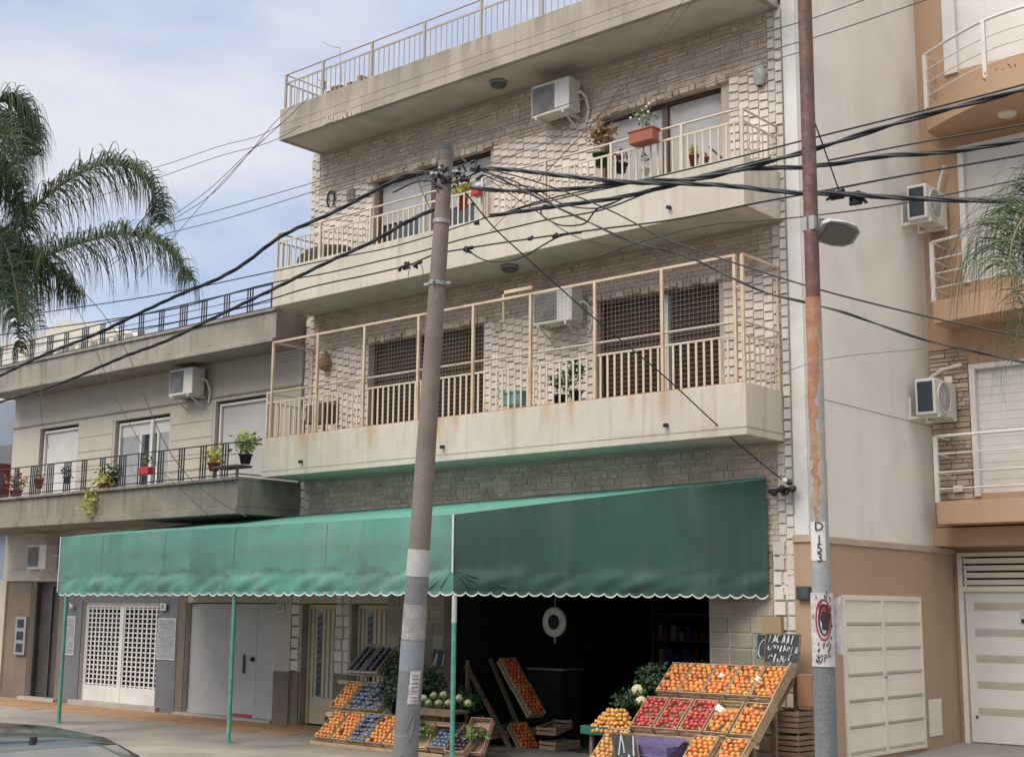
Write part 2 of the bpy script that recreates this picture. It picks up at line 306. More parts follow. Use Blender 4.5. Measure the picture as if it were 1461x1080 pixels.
def wall_cells(mb, x0,x1,z0,z1, ops, y0,y1, m=0):
    xs=sorted({x0,x1}|{q for o in ops for q in o[:2] if x0<q<x1}); zs=sorted({z0,z1}|{q for o in ops for q in o[2:] if z0<q<z1})
    for k in range(len(zs)-1):
        zc=(zs[k]+zs[k+1])/2; run=None
        for i in range(len(xs)):
            hole = i==len(xs)-1 or any(o[0]<(xs[i]+xs[i+1])/2<o[1] and o[2]<zc<o[3] for o in ops)
            if not hole and run is None: run=xs[i]
            if hole and run is not None: mb.box(run,xs[i],y0,y1,zs[k],zs[k+1],m); run=None
def clip_ok(x0,x1,z0,z1,ops): return not any(x0<o[1]-.01 and x1>o[0]+.01 and z0<o[3]-.01 and z1>o[2]+.01 for o in ops)
def relief(mb, x0,x1,z0,z1, ops, w=.165, h=.125, y=0, d=.046):
    i=0; x=x0
    while x<x1-.02:
        xe=min(x+w,x1); off=(i%3)*h/3; z=z0-off
        while z<z1:
            a=max(z,z0); b=min(z+h,z1)
            if b-a>.03:
                # trim against openings
                seg=[(a,b)]
                for o in ops:
                    if x<o[1]-.01 and xe>o[0]+.01:
                        ns=[]
                        for (p,q) in seg:
                            if q<=o[2] or p>=o[3]: ns.append((p,q))
                            else:
                                if p<o[2]-.02: ns.append((p,o[2]))
                                if q>o[3]+.02: ns.append((o[3],q))
                        seg=ns
                for (p,q) in seg:
                    xa,xb=x,xe
                    for o in ops:
                        if q>o[2]+.01 and p<o[3]-.01:
                            if xa<o[0]<xb: xb=o[0]
                            elif xa<o[1]<xb: xa=o[1]
                    if xb-xa<.02: continue
                    g=.006; dd=d*rnd.uniform(.6,1.15); t=rnd.uniform(.84,1.08); tl=rnd.uniform(-.35,.1)
                    xa+=g; xb-=g; p+=g; q-=g
                    # wedge: thick at the lower left, thin at the upper right
                    f=[y-dd*(1.0),y-dd*(.55+tl*.3),y-dd*(.25),y-dd*(.75)]
                    c=.006
                    vs=[(xa,y+.01,p),(xb,y+.01,p),(xb,y+.01,q),(xa,y+.01,q),(xa+c,f[0],p+c),(xb-c,f[1],p+c),(xb-c,f[2],q-c),(xa+c,f[3],q-c)]
                    mb.add(vs,[(4,5,6,7),(0,1,5,4),(1,2,6,5),(2,3,7,6),(3,0,4,7)],0,t)
            z+=h
        x=xe; i+=1
def courses(mb, x0,x1,z0,z1, ops=(), rh=(.04,.10), bw=(.10,.38), y=0, d=(.004,.02), g=.002, t=(.86,1.1), m=0, ch=.005):
    z=z0
    while z<z1-.012:
        h=min(rnd.uniform(*rh),z1-z); x=x0
        while x<x1-.01:
            w_=min(rnd.uniform(*bw),x1-x)
            if x1-(x+w_)<.05: w_=x1-x
            xa,xb=x,x+w_
            for o in ops:
                if z+h>o[2]+.01 and z<o[3]-.01:
                    if xa<o[0]<xb: xb=o[0]
                    elif xa<o[1]<xb: xa=o[1]
            if xb-xa>.03 and clip_ok(xa,xb,z,z+h,ops):
                mb.frust(xa+g,xb-g,y-rnd.uniform(*d),y+.01,z+g,z+h-g,ch,m,rnd.uniform(*t))
            x+=w_
        z+=h
def text_mesh(body, size, mtl, name, parent, loc, rot=(R(90),0,0), ext=.002):
    cv=bpy.data.curves.new(name,'FONT'); cv.body=body; cv.size=size; cv.extrude=ext; cv.align_x='CENTER'; cv.align_y='CENTER'
    t=bpy.data.objects.new(name+'_c',cv); COL.objects.link(t); dg=bpy.context.evaluated_depsgraph_get(); dg.update()
    me=bpy.data.meshes.new_from_object(t.evaluated_get(dg)); bpy.data.objects.remove(t); me.materials.clear(); me.materials.append(mtl)
    o=bpy.data.objects.new(name,me); COL.objects.link(o); o.parent=parent; o.location=Vector(loc)-(origin(parent) if parent else Vector()); o.rotation_euler=rot
    return o
def scribble(mb, o, ux, uz, w_, h_, rows, seed, r=.006, big=1.0):
    """rows of loose hand-written letters on a board: o = lower-left corner, ux/uz = in-plane axes"""
    q=random.Random(seed); o=Vector(o); ux=Vector(ux); uz=Vector(uz)
    for k in range(rows):
        z0=h_*(k+.5)/rows; x=w_*q.uniform(.06,.16); sl=q.uniform(-.08,.12); H=h_/rows*.30*big*q.uniform(.8,1.15)
        while x<w_*q.uniform(.8,.93):
            zc=z0+sl*(x-w_/2)+q.uniform(-.12,.12)*H; W=H*q.uniform(.35,.6); kind=q.random(); P=[]
            if kind<.45:
                a0=q.uniform(0,6.28); sw=q.choice([-1,1])*q.uniform(2.5,5.6); P=[(math.cos(a0+sw*i/7)*W,math.sin(a0+sw*i/7)*H*.8) for i in range(8)]
            elif kind<.75: P=[(-W*.3,-H),(-W*.1+q.uniform(-.3,.3)*W,H),(W*.6,q.uniform(-.4,.5)*H),(W*.9,-H*q.uniform(.5,1))]
            else: P=[(0,H),(q.uniform(-.3,.3)*W,-H)]
            P=[(x+W+a+b*.25,zc+b) for a,b in P]; P=[(min(max(a,.012),w_-.012),min(max(b,.012),h_-.012)) for a,b in P]
            rr_w=r*q.uniform(.7,1.2)
            for a,b in zip(P,P[1:]):
                A_,B_=o+ux*a[0]+uz*a[1],o+ux*b[0]+uz*b[1]
                if (B_-A_).length>1e-4: mb.bar(A_,B_,rr_w,rr_w*.5)
            x+=W*2+H*q.uniform(.25,.7)
# ------------------------------------------------------------------ ground
def joints(m, w_, h_):
    n=m.node_tree.nodes; l=m.node_tree.links; b=n['Principled BSDF']; src=b.inputs['Base Color'].links[0].from_socket
    t=n.new('ShaderNodeTexCoord'); k=n.new('ShaderNodeTexBrick'); l.new(t.outputs['Object'],k.inputs['Vector']); k.offset=.5
    for a_,v_ in (('Scale',1),('Mortar Size',.006),('Brick Width',w_),('Row Height',h_),('Mortar Smooth',.3)): k.inputs[a_].default_value=v_
    k.inputs['Color1'].default_value=(1,1,1,1); k.inputs['Color2'].default_value=(.84,.84,.84,1); k.inputs['Mortar'].default_value=(.45,.43,.4,1)
    mx_=n.new('ShaderNodeMixRGB'); mx_.blend_type='MULTIPLY'; mx_.inputs[0].default_value=1; l.new(src,mx_.inputs[1]); l.new(k.outputs['Color'],mx_.inputs[2]); l.new(mx_.outputs[0],b.inputs['Base Color'])
joints(m_side,1.4,.9)
structure(MB().box(-300,300,-300,300,-.6,-.155).build('ground',m_road))
structure(MB().box(-120,120,-17.8,-5.0,-.4,-.15).build('road',m_road))
mb=MB().box(-120,120,-4.85,12,-.4,0); structure(mb.build('sidewalk',m_side))
mb=MB()
for i in range(-40,60): mb.box(i*1.0,i*1.0+.985,-5.0,-4.85,-.4,.004+rnd.uniform(0,.004))
structure(mb.build('kerb',m_kerb,bevel=.012))
structure(MB().box(-120,120,-22,-17.9,-.4,0).build('far_pavement',m_side))
mb=MB(); s=.2
x=-10.6
while x<1.2:
    y=-1.3
    while y<-.02:
        if rnd.random()<.97: mb.box(x+.003,x+s-.003,y+.003,y+s-.003,-.01,.006+rnd.uniform(0,.0015),0,rnd.uniform(.8,1.1))
        y+=s
    x+=s
structure(mb.build('tile_paving',m_tile))
mb=MB().add([(10.45,-.3,.003),(17,-.3,.003),(17,4.6,.125),(10.45,4.6,.125),(10.45,-.3,-.1),(17,-.3,-.1),(17,4.6,-.1),(10.45,4.6,-.1)],[(0,1,2,3),(0,4,5,1),(1,5,6,2)])
structure(mb.build('driveway',mat('driveway_concrete',(.27,.26,.245),(.22,.21,.20),ns=1,bump=.25,grime=(.15,.145,.135),ga=.4)))

# ------------------------------------------------------------------ apartment building
A=thing('apartment_building','four-storey cream building with relief-tiled facade, long balconies and dark greengrocer opening below','building',(5.1,0,0))
opsA=[(1.72,4.5,4.55,6.78),(6.84,9.07,4.55,6.80),(1.75,4.61,7.65,9.80),(6.94,9.17,7.65,9.76),
      (.13,1.07,0,2.16),(1.45,2.36,0,2.16),(3.68,8.82,0,2.72)]
mb=MB(); wall_cells(mb,0,10.2,0,10.7,opsA,.0,.25); mb.build('wall',m_core,A)
mb=MB().box(0,10.2,.45,9,2.95,11.2); mb.build('upper_body',m_core,A)
mb=MB()
for a,b,z0,z1 in ((.02,.25,2.3,10.64),(9.98,10.19,2.3,10.64)): pass
# relief fields per storey
for z0,z1 in ((4.5,6.78),(7.6,9.80)):
    relief(mb,.24,9.96,z0,z1,opsA)
mb.build('relief_tiles',m_relief,A)
mb=MB()
for xa_,xb_ in ((.0,.24),(9.96,10.2)):
    mb=MB()
    for z0,z1 in ((2.3,4.36),(4.4,7.46),(7.5,10.62)): relief(mb,xa_,xb_,z0,z1,[],w=.12,h=.16,d=.042)
    mb.build('edge_quoins',m_reliefw,A)
mb=MB()
courses(mb,.25,9.96,2.9,4.36); courses(mb,.25,9.96,6.79,7.46,opsA); courses(mb,.25,9.96,9.81,10.62,opsA)
for x0,x1,zz in ((1.6,4.7,9.80),(6.8,9.3,9.76),(1.6,4.6,6.78),(6.75,9.15,6.80)):   # ragged lintel stones
    x=x0
    while x<x1:
        w_=rnd.uniform(.08,.2); mb.frust(x,min(x+w_,x1),-rnd.uniform(.04,.09),.02,zz-rnd.uniform(.0,.05),zz+rnd.uniform(.05,.1),.01,0,rnd.uniform(.7,1.15)); x+=w_
mb.build('stone_band',m_stone,A)
mb=MB()
courses(mb,8.83,9.86,.03,2.9,(),(.2,.24),(.3,.42),t=(.8,1.12),g=.006,d=(.01,.03),ch=.012)
mb.build('ashlar_wall',m_ashlar,A); mb=MB()
courses(mb,2.36,3.67,.03,2.9,(),(.2,.24),(.3,.42),t=(.8,1.12),g=.006,d=(.01,.03),ch=.012)
mb.build('ashlar_wall',m_ashlar,A)
for a,b in ((9.87,10.2),(1.08,1.44),(-.1,.12)):
    mb=MB(); z=.95 if a<9 else .03
    while z<2.85:
        h=.2; j=rnd.uniform(0,.02); mid=a+(b-a)*rnd.uniform(.4,.6)
        if b-a>.3: mb.frust(a,mid-.004,-.035-j,.01,z+.006,z+h-.006,.012,0,rnd.uniform(.9,1.1)); mb.frust(mid+.004,b-.0,-.045+j,.01,z+.006,z+h-.006,.012,0,rnd.uniform(.9,1.1))
        else: mb.frust(a,b,-.04-j,.01,z+.006,z+h-.006,.012,0,rnd.uniform(.9,1.1))
        z+=h
    mb.build('ground_quoins',m_reliefw,A)
MB().box(1.08,1.44,-.03,.01,.0,.94).build('dado',m_bstone,A); MB().box(-.1,.12,-.03,.01,0,.94).build('dado',m_bstone,A)
# jamb stones of the two doors (seen facing +x)
for xj in (.13,1.45):
    mb=MB(); z=.02
    while z<2.1: mb.box(xj-.001,xj+.012,.006,.16,z+.006,min(z+.2,2.14)-.006,0,rnd.uniform(.75,1)); z+=.2
    mb.build('door_jamb',m_ashlar,A)
# cream doors
for (x0,x1) in ((.16,1.07),(1.48,2.36)):
    d=MB().box(x0,x1,.17,.21,.04,2.14)
    d.box(x0,x0+.05,.13,.17,.04,2.14); d.box(x1-.05,x1,.13,.17,.04,2.14); d.box(x0+.05,x1-.05,.13,.17,2.08,2.14)
    gx=x0+.22
    for a in (x0+.08,gx+.16,x0+.5,x0+.62,x0+.74): d.box(a,a+.07,.145,.17,.5,2.05)
    do=d.build('door',m_cdoor,A,bevel=.004)
    g=MB().box(gx,gx+.13,.163,.17,.52,2.02); g.build('pane',m_glass,do)
    g=MB()
    for k in range(12): g.bar((gx+.01,.158,.56+k*.12),(gx+.12,.158,.62+k*.12),.012)
    g.build('grille',m_iron,do)
    MB().ball((x1-.12,.13,1.05),.025).build('handle',m_metal,do)
# windows
def slats(mb,x0,x1,y,z0,z1,p=.055,thick=.018,tilt=.012,cov=.72):
    z=z0
    while z<z1-.01:
        mb.add([(x0,y+tilt,z),(x1,y+tilt,z),(x1,y,z+p*cov),(x0,y,z+p*cov),(x0,y+thick+.01,z),(x1,y+thick+.01,z),(x1,y+thick,z+p*cov),(x0,y+thick,z+p*cov)],[(0,1,2,3),(0,4,5,1),(3,2,6,7)],0,rnd.uniform(.93,1.04)); z+=p
def window(x0,x1,z0,z1,leaves,m_s,m_f,m_mull,mull,p=.055,y=.17,parent=None,back=None):
    f=MB().box(x0,x0+.05,y-.05,y+.06,z0,z1).box(x1-.05,x1,y-.05,y+.06,z0,z1).box(x0+.05,x1-.05,y-.05,y+.06,z1-.05,z1).box(x0+.05,x1-.05,y-.05,y+.06,z0,z0+.04)
    wn=f.build('window',m_f,parent,bevel=.003)
    MB().box(x0+.05,x1-.05,y+.045,y+.06,z0+.04,z1-.05).build('pane',back or m_dark,wn)
    if mull: MB().box(mull-.05,mull+.05,y-.06,y+.03,z0+.04,z1-.05).build('mullion',m_mull,wn)
    for a,b,c,d in leaves:
        q=MB(); slats(q,a,b,y,c,d,p,cov=.72 if m_s is m_shut_b else .97,tilt=.012 if m_s is m_shut_b else .008); q.build('shutter',m_s,wn)
    return wn
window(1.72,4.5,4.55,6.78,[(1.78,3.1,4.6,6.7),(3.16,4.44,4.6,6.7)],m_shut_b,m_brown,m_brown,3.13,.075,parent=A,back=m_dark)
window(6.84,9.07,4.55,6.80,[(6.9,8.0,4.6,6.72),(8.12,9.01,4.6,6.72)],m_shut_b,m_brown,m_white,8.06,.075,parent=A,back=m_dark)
w3=window(1.75,4.61,7.65,9.80,[(1.8,4.55,8.98,9.74)],m_shut_w,m_brown,m_brown,3.15,.05,parent=A,back=m_glass)
mb=MB()
for k in range(22): mb.lathe((2.75+k*.035,.19,0),[(.02,7.7),(.02,9.0)],6)
for k in range(14): mb.lathe((4.1+k*.035,.19,0),[(.02,7.7),(.02,9.3)],6)
mb.build('curtain',m_curtain,w3)
window(6.94,9.17,7.65,9.76,[(6.99,8.04,7.7,9.7),(8.14,9.12,7.7,9.7)],m_shut_w,m_brown,m_brown,8.09,.05,parent=A)
# slabs and parapets
def balcony(xl,xr,b,t,mt,name,p=1.0,grooves=(),fl=.16):
    q=MB().box(xl,xr,-p,-p+.1,b,t).box(xl,xl+.1,-p+.1,0,b,t).box(xr-.1,xr,-p+.1,0,b,t)
    o=q.build(name,mt,A,bevel=.008)
    MB().box(xl+.1,xr-.1,-p+.1,-.0,b+.012,b+fl).build('soffit',m_soffit,o)
    g=MB()
    for zz in grooves: g.box(xl-.004,xr+.004,-p-.004,-p+.004,zz,zz+.012); g.box(xr-.004,xr+.004,-p,0,zz,zz+.012)
    if grooves: g.build('groove_line',m_roofslab,o)
    return o
balcony(.05,10.08,4.372,5.07,m_balc,'balcony_parapet',grooves=(4.47,))
balcony(.18,10.12,7.477,8.19,m_balc,'balcony_parapet',grooves=())
balcony(.19,10.15,10.65,11.26,m_roofslab,'roof_slab',grooves=(10.80,10.95))
MB().box(.3,10.1,0,8,11.0,11.24).build('terrace_floor',m_roofslab,A)
# rusty edge line under railing
MB().box(.07,10.06,-.985,-.93,5.07,5.085).build('rusty_edge',m_rust2,A)
# spouts
for u,v,yy in ((431,658,-1),(633,637,-1),(952,606,-1),(956,296,-1)):
    p=at(u,v,Y,-1.0); MB().tube([(p.x,-.98,p.z),(p.x,-1.07,p.z-.015)],.028,8).build('drain_spout',m_black,A)
# railings
def railing(xl,xr,zb,zr,zh,y,sp,bw,mtl,posts,hand_r=.018,side=True,name='railing'):
    q=MB()
    q.bar((xl,y,zr),(xr,y,zr),.02,.03); 
    if zh: q.tube([(xl,y,zh),(xr,y,zh)],hand_r,8)
    k=int((xr-xl)/sp)
    for i in range(1,k): x=xl+(xr-xl)*i/k; q.box(x-bw/2,x+bw/2,y-.006,y+.006,zb,zr-.015)
    for x in posts: q.box(x-.02,x+.02,y-.02,y+.02,zb,zh or zr)
    if side:
        for xs in (xl,xr):
            q.bar((xs,y,zr),(xs,-.02,zr),.02,.03); 
            if zh: q.tube([(xs,y,zh),(xs,-.02,zh)],hand_r,8)
            n=int(abs(y)/sp)
            for i in range(1,n): yy=y+abs(y)*i/n; q.box(xs-.006,xs+.006,yy-bw/2,yy+bw/2,zb,zr-.015)
    return q.build(name,mtl,A)
railing(.1,10.04,5.08,5.72,5.9,-.95,.125,.032,m_rail,[.1,10.04],name='railing')
railing(.22,10.08,8.19,8.70,8.87,-.95,.125,.028,m_rail,[.22,1.4,2.7,4.0,5.3,6.6,7.86,9.1,10.08])
railing(.25,10.1,11.27,11.78,11.95,-.93,.125,.016,mat('grey_cream_iron',(.42,.38,.32),(.36,.31,.26),rough=.5),[.25,1.3,2.6,3.9,5.2,6.5,7.8,9.1,10.1],.014)
# cage on first-floor balcony
cx=[at(u,v,Y,-.97).x for u,v in ((388,560),(453,520),(520,500),(597,500),(675,500),(757,480),(849,480),(945,460),(1049,440),(1060,440))]
q=MB()
for x in cx: q.box(x-.022,x+.022,-.99,-.95,5.08,6.82)
q.box(cx[0]-.02,cx[-2]+.02,-.985,-.955,6.80,6.835)
for xs in (cx[0],cx[-1]): q.box(xs-.018,xs+.018,-.95,-.03,6.80,6.835); q.box(xs-.018,xs+.018,-.06,-.03,5.08,6.80)
q.box(cx[-2],cx[-1],-.985,-.955,6.36,6.39)
q.box(5.75,5.78,-.96,-.93,6.45,6.95); q.box(5.75,6.35,-.96,-.93,6.9,6.95)
cg=q.build('security_cage',m_cage,A)
q=MB(); x=cx[0]
while x<cx[-1]: q.box(x-.0013,x+.0013,-.972,-.969,5.72,6.8); x+=.07
z=5.76
while z<6.8: q.box(cx[0],cx[-1],-.969,-.966,z-.0013,z+.0013); z+=.07
q.build('wire_mesh',m_wire,cg)
# ceiling lamps
def lamp(u,v,label,zc):
    p=at(u,v,Y,-.5); t=thing('ceiling_lamp',label,'lamp',(p.x,-.5,zc))
    MB().lathe((p.x,-.5,0),[(.01,zc-.002),(.15,zc-.002),(.155,zc-.03),(.14,zc-.045)],20).build('base_ring',m_metal,t)
    MB().lathe((p.x,-.5,0),[(.14,zc-.045),(.12,zc-.08),(.07,zc-.105),(.005,zc-.112)],20).build('globe',mat('lamp_globe',(.14,.13,.11),(.09,.08,.07),rough=.4),t)
lamp(711,122,'round dusty lamp under the roof slab, left of the upper air conditioner',10.66)
lamp(727,380,'round dark lamp under the second balcony slab, right of the concrete pole',7.485)
# shop interior
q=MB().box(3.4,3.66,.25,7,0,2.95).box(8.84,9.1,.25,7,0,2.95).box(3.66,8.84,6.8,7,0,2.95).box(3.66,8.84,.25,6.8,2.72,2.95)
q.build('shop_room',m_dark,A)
structure(MB().box(3.66,8.84,.02,6.8,-.01,.006).build('shop_floor',mat('shop_floor',(.06,.055,.05),bump=.2)))
# A party wall and white strip
MB().box(10.2,10.42,.02,9,3.1,14.5).build('party_wall',m_grey,A)
MB().box(10.2,10.415,-.02,.02,3.1,14.5).build('corner_strip',m_strip,A)
MB().box(10.2,10.2+.01,-.05,-.02,3.4,10.6).build('drain_line',m_bcorn,A)

# ------------------------------------------------------------------ air conditioners
def ac(loc,rz,label,W=.78,H=.54,D=.3,proto=[None]):
    if proto[0] is None:
        t=thing('air_conditioner','','air conditioner',(0,0,0))
        MB().box(-W/2,W/2,-D,-.0,0,H).build('casing',m_ac,t,bevel=.015)
        g=MB().box(-W/2+.03,W*.12,-D-.006,-D+.002,.05,H-.05)
        g.build('grille_backing',m_acg,t)
        g=MB(); 
        for k in range(13): z=.06+k*(H-.12)/12; g.box(-W/2+.03,W*.12,-D-.012,-D-.006,z-.004,z+.004)
        for k in range(1,6): g.lathe((-W*.175,-D-.013,H/2),[(.04*k,0),(.04*k+.006,-.004),(.04*k+.012,0)],24,'y')
        g.build('fan_grille',mat('fan_grille_grey',(.20,.20,.19)),t)
        for xb in (-W/2+.115,W/2-.115): MB().box(xb-.015,xb+.015,-D-.02,.12,-.05,-.0).bar((xb,-D+.02,-.03),(xb,.1,-.25),.02).build('bracket',m_white,t)
        MB().tube([(W/2,-.1,.3),(W/2+.06,-.08,.32),(W/2+.1,-.0,.25),(W/2+.12,.06,.05),(W/2+.05,.09,-.15)],.022,8).build('hose',m_white,t)
        proto[0]=t; o=t
    else: o=copy_tree(proto[0])
    o.location=loc; o.rotation_euler=(0,0,rz); o['label']=label; o['group']='wall air conditioners'; return o
p=at(757,172,Y,-.42); ac((p.x+.40,-.12,p.z+.02),0,'white air conditioner on the stone band below the roof slab, top floor')
p=at(762,467,Y,-.42); ac((p.x+.36,-.12,p.z+.02),0,'white air conditioner behind the peach cage of the first-floor balcony')
p=at(240,566,Y,-.42); ac((p.x+.40,-.12,p.z),0,'white air conditioner above the middle balcony door of the low beige building')
p=at(38,812,Y,-.42); ac((p.x+.38,-.12,p.z),0,'shaded air conditioner over the dark doorway at far left, under the grey balcony')
# the two units on the side wall: dark coil face on the near end, round fan guard on the long side
for (z,lb) in ((8.12,'air conditioner high on the tall grey side wall, beside the middle tan balcony'),(5.05,'air conditioner low on the tall grey side wall, next to the ledge stone')):
    t=thing('air_conditioner',lb,'air conditioner',(10.7,3.55,z),'wall air conditioners')
    MB().box(10.56,10.88,3.15,3.95,z,z+.56).build('casing',m_ac,t,bevel=.02)
    MB().box(10.60,10.84,3.142,3.15,z+.05,z+.51).build('coil_panel',mat('dark_coil',(.03,.045,.06),rough=.5),t)
    q=MB(); q.lathe((10.885,3.47,z+.28),[(.25,0),(.25,.015),(.225,.015),(.225,0)],28,'x')
    for k in range(1,6): q.lathe((10.892,3.47,z+.28),[(.04*k,0),(.04*k+.006,.004),(.04*k+.012,0)],24,'x')
    for k in range(8): a=k*math.pi/8; q.bar((10.892,3.47-.23*math.cos(a),z+.28-.23*math.sin(a)),(10.892,3.47+.23*math.cos(a),z+.28+.23*math.sin(a)),.006)
    q.build('fan_guard',m_ac,t)
    MB().lathe((10.882,3.47,z+.28),[(.23,0),(.001,.001)],24,'x').build('fan_recess',m_acg,t)
    for y_ in (3.25,3.85): MB().box(10.42,10.9,y_-.02,y_+.02,z-.04,z-.0).box(10.42,10.45,y_-.02,y_+.02,z-.0,z+.3).build('bracket',m_white,t)
    MB().tube([(10.75,3.95,z+.3),(10.75,4.0,z+.35),(10.7,4.03,z+.2),(10.6,4.03,z+.05)],.025,8).build('hose',m_white,t)
# ------------------------------------------------------------------ awning
AW=thing('awning','big faded green canvas awning with white scalloped hem in front of the fruit shop','awning',(3.3,-2.8,2.2))
def canopy_panel(mb, a, b, zt0, zt1, zb, nx, dent, seed, mt=0, notch=.035, pitch=.235):
    """vertical panel from a to b (xy), top zt0->zt1, fixed to a bar at 60%% height, hem at zb; mild folds"""
    q=random.Random(seed); a=Vector((*a,0)); b=Vector((*b,0)); d=(b-a); Ln=d.length; d.normalize(); nrm=Vector((d.y,-d.x,0))
    cut=[0]
    while cut[-1]<1: cut.append(cut[-1]+q.uniform(.05,.15)*10/Ln)
    tones=[(q.uniform(.90,1.10),q.uniform(.95,1.08)) for _ in cut]
    rows=24; vs=[]; ph=[q.uniform(0,6) for _ in range(6)]
    zk=zb+.30
    for j in range(rows+1):
        for i in range(nx+1):
            s=i/nx; zt=zt0+(zt1-zt0)*s; f=j/rows
            z = zt+(zk-zt)*(f/.6) if f<=.6 else zk+(zb-zk)*((f-.6)/.4)
            belly=math.sin(min(f/.6,1)*math.pi)*.02
            fold=.35*dent*math.sin(s*Ln*47+z*9+ph[4])+.3*dent*math.sin(s*Ln*31-z*17+ph[5])+dent*(math.sin(s*Ln*5+ph[0])+.6*math.sin(s*Ln*11+ph[1]+z*3)+.4*math.sin(s*Ln*23+ph[2]-z*6))*(1 if f>.6 else .35)*min(1,f*3)
            if f>.6: fold+=.022*math.sin((f-.6)/.4*math.pi)*(1+math.sin(s*Ln*3.1+ph[3])+.5*math.sin(s*Ln*9+(f-.6)*14))-.012*math.sin(s*Ln*14+ph[1]+(f-.6)*20*math.sin(s*3))*(f-.6)/.4
            if j==0 or i==0 or i==nx: fold=0 if i in (0,nx) or j==0 else fold
            vs.append(a+d*(Ln*s)+nrm*(belly+fold)+Vector((0,0,z)))
    mb.add(vs,[(j*(nx+1)+i,j*(nx+1)+i+1,(j+1)*(nx+1)+i+1,(j+1)*(nx+1)+i) for j in range(rows) for i in range(nx)],mt,1,True)
    n0=len(mb.t)-rows*nx
    for j in range(rows):
        for i in range(nx):
            k=sum(1 for c in cut if c<=(i+.5)/nx)-1; mb.t[n0+j*nx+i]=tones[k][0 if (j+.5)/rows<.6 else 1]
    return a,d,nrm,Ln,vs[-(nx+1):]
def hem(a,d,nrm,Ln,zb,pitch,edge,par,mc):
    n=round(Ln/pitch); p=Ln/n; c=MB(); t=MB(); m=8; nx=len(edge)-1
    for k in range(n):
        arc=[]; top=[]
        for j in range(m+1):
            s=(k+j/m)*p; f=s/Ln*nx; i=min(int(f),nx-1); base=edge[i].lerp(edge[i+1],f-i)
            dz=(.043+.008*math.sin(k*2.7))*math.sin(math.pi*j/m)**.7
            top.append(base); arc.append(base+Vector((0,0,-dz-.008))+nrm*.004*math.sin(j))
        c.add(top+arc,[(j,j+1,m+2+j,m+1+j) for j in range(m)],0,1,True)
        lo=[q+Vector((0,0,-.02)) for q in arc]
        t.add([q+nrm*.003 for q in arc]+[q+nrm*.003 for q in lo]+[q-nrm*.003 for q in arc]+[q-nrm*.003 for q in lo],
              [(j,j+1,m+2+j,m+1+j) for j in range(m)]+[(2*m+2+j,3*m+3+j,3*m+4+j,2*m+3+j) for j in range(m)],0)
    c.build('scallop',mc,par); t.build('hem_trim',m_trim,par)
FL,FR,WR=(-3.41,-2.8),(6.54,-2.8),(9.80,-.06)
mb=MB(); e=canopy_panel(mb,FL,FR,3.33,3.36,2.325,150,.006,1); pf=mb.build('front_panel',m_green,AW); hem(*e[:4],2.325,.235,e[4],AW,m_green)
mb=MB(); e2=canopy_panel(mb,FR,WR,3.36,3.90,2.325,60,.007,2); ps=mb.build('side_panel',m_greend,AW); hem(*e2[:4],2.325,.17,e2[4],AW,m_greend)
mb=MB(); e3=canopy_panel(mb,(-3.2,-.06),FL,3.70,3.33,2.325,40,.006,3); mb.build('end_panel',m_green,AW)
mb=MB(); vs=[]; nx,ny=60,8
for j in range(ny+1):
    for i in range(nx+1):
        s=i/nx; f=j/ny; a=Vector((FL[0]+(FR[0]-FL[0])*s,-2.8,3.33+.03*s)); b=Vector((-3.2+(9.8+3.2)*s,-.06,3.70+.2*s))
        q=a.lerp(b,f); q.z-=.03*math.sin(f*math.pi)*(1-.6*abs(math.sin(s*math.pi*7))); vs.append(q)
mb.add(vs,[(j*(nx+1)+i,j*(nx+1)+i+1,(j+1)*(nx+1)+i+1,(j+1)*(nx+1)+i) for j in range(ny) for i in range(nx)],0,1,True)
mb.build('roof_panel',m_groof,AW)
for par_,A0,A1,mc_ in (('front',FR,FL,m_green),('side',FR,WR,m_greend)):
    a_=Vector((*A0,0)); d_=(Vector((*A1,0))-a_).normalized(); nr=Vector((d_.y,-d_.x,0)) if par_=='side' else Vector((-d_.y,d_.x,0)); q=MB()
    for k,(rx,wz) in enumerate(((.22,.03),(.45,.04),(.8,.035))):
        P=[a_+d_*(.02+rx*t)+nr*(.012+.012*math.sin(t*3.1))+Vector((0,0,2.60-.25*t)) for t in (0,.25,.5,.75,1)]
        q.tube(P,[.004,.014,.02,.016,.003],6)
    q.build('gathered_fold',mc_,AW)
fr=MB()
for a,b in (((-3.41,-2.77,3.31),(6.54,-2.77,3.34)),((6.52,-2.77,3.34),(9.78,-.06,3.88)),((-3.38,-2.77,2.57),(6.5,-2.77,2.57)),((6.5,-2.77,2.57),(9.76,-.06,2.57)),((-3.38,-2.77,3.31),(-3.18,-.06,3.68)),((-3.38,-2.77,2.57),(-3.18,-.06,2.57)),((1.73,-2.76,3.3),(2.4,-.06,3.75))): fr.tube([a,b],.02,8)
fr.build('frame',m_gpost,AW)
MB().tube([(6.545,-2.825,2.57),(6.545,-2.825,3.36)],.014,6).build('corner_piping',m_trim,AW)
MB().tube([(-3.42,-2.82,2.325),(-3.42,-2.82,3.33)],.014,6).build('corner_piping',m_trim,AW)
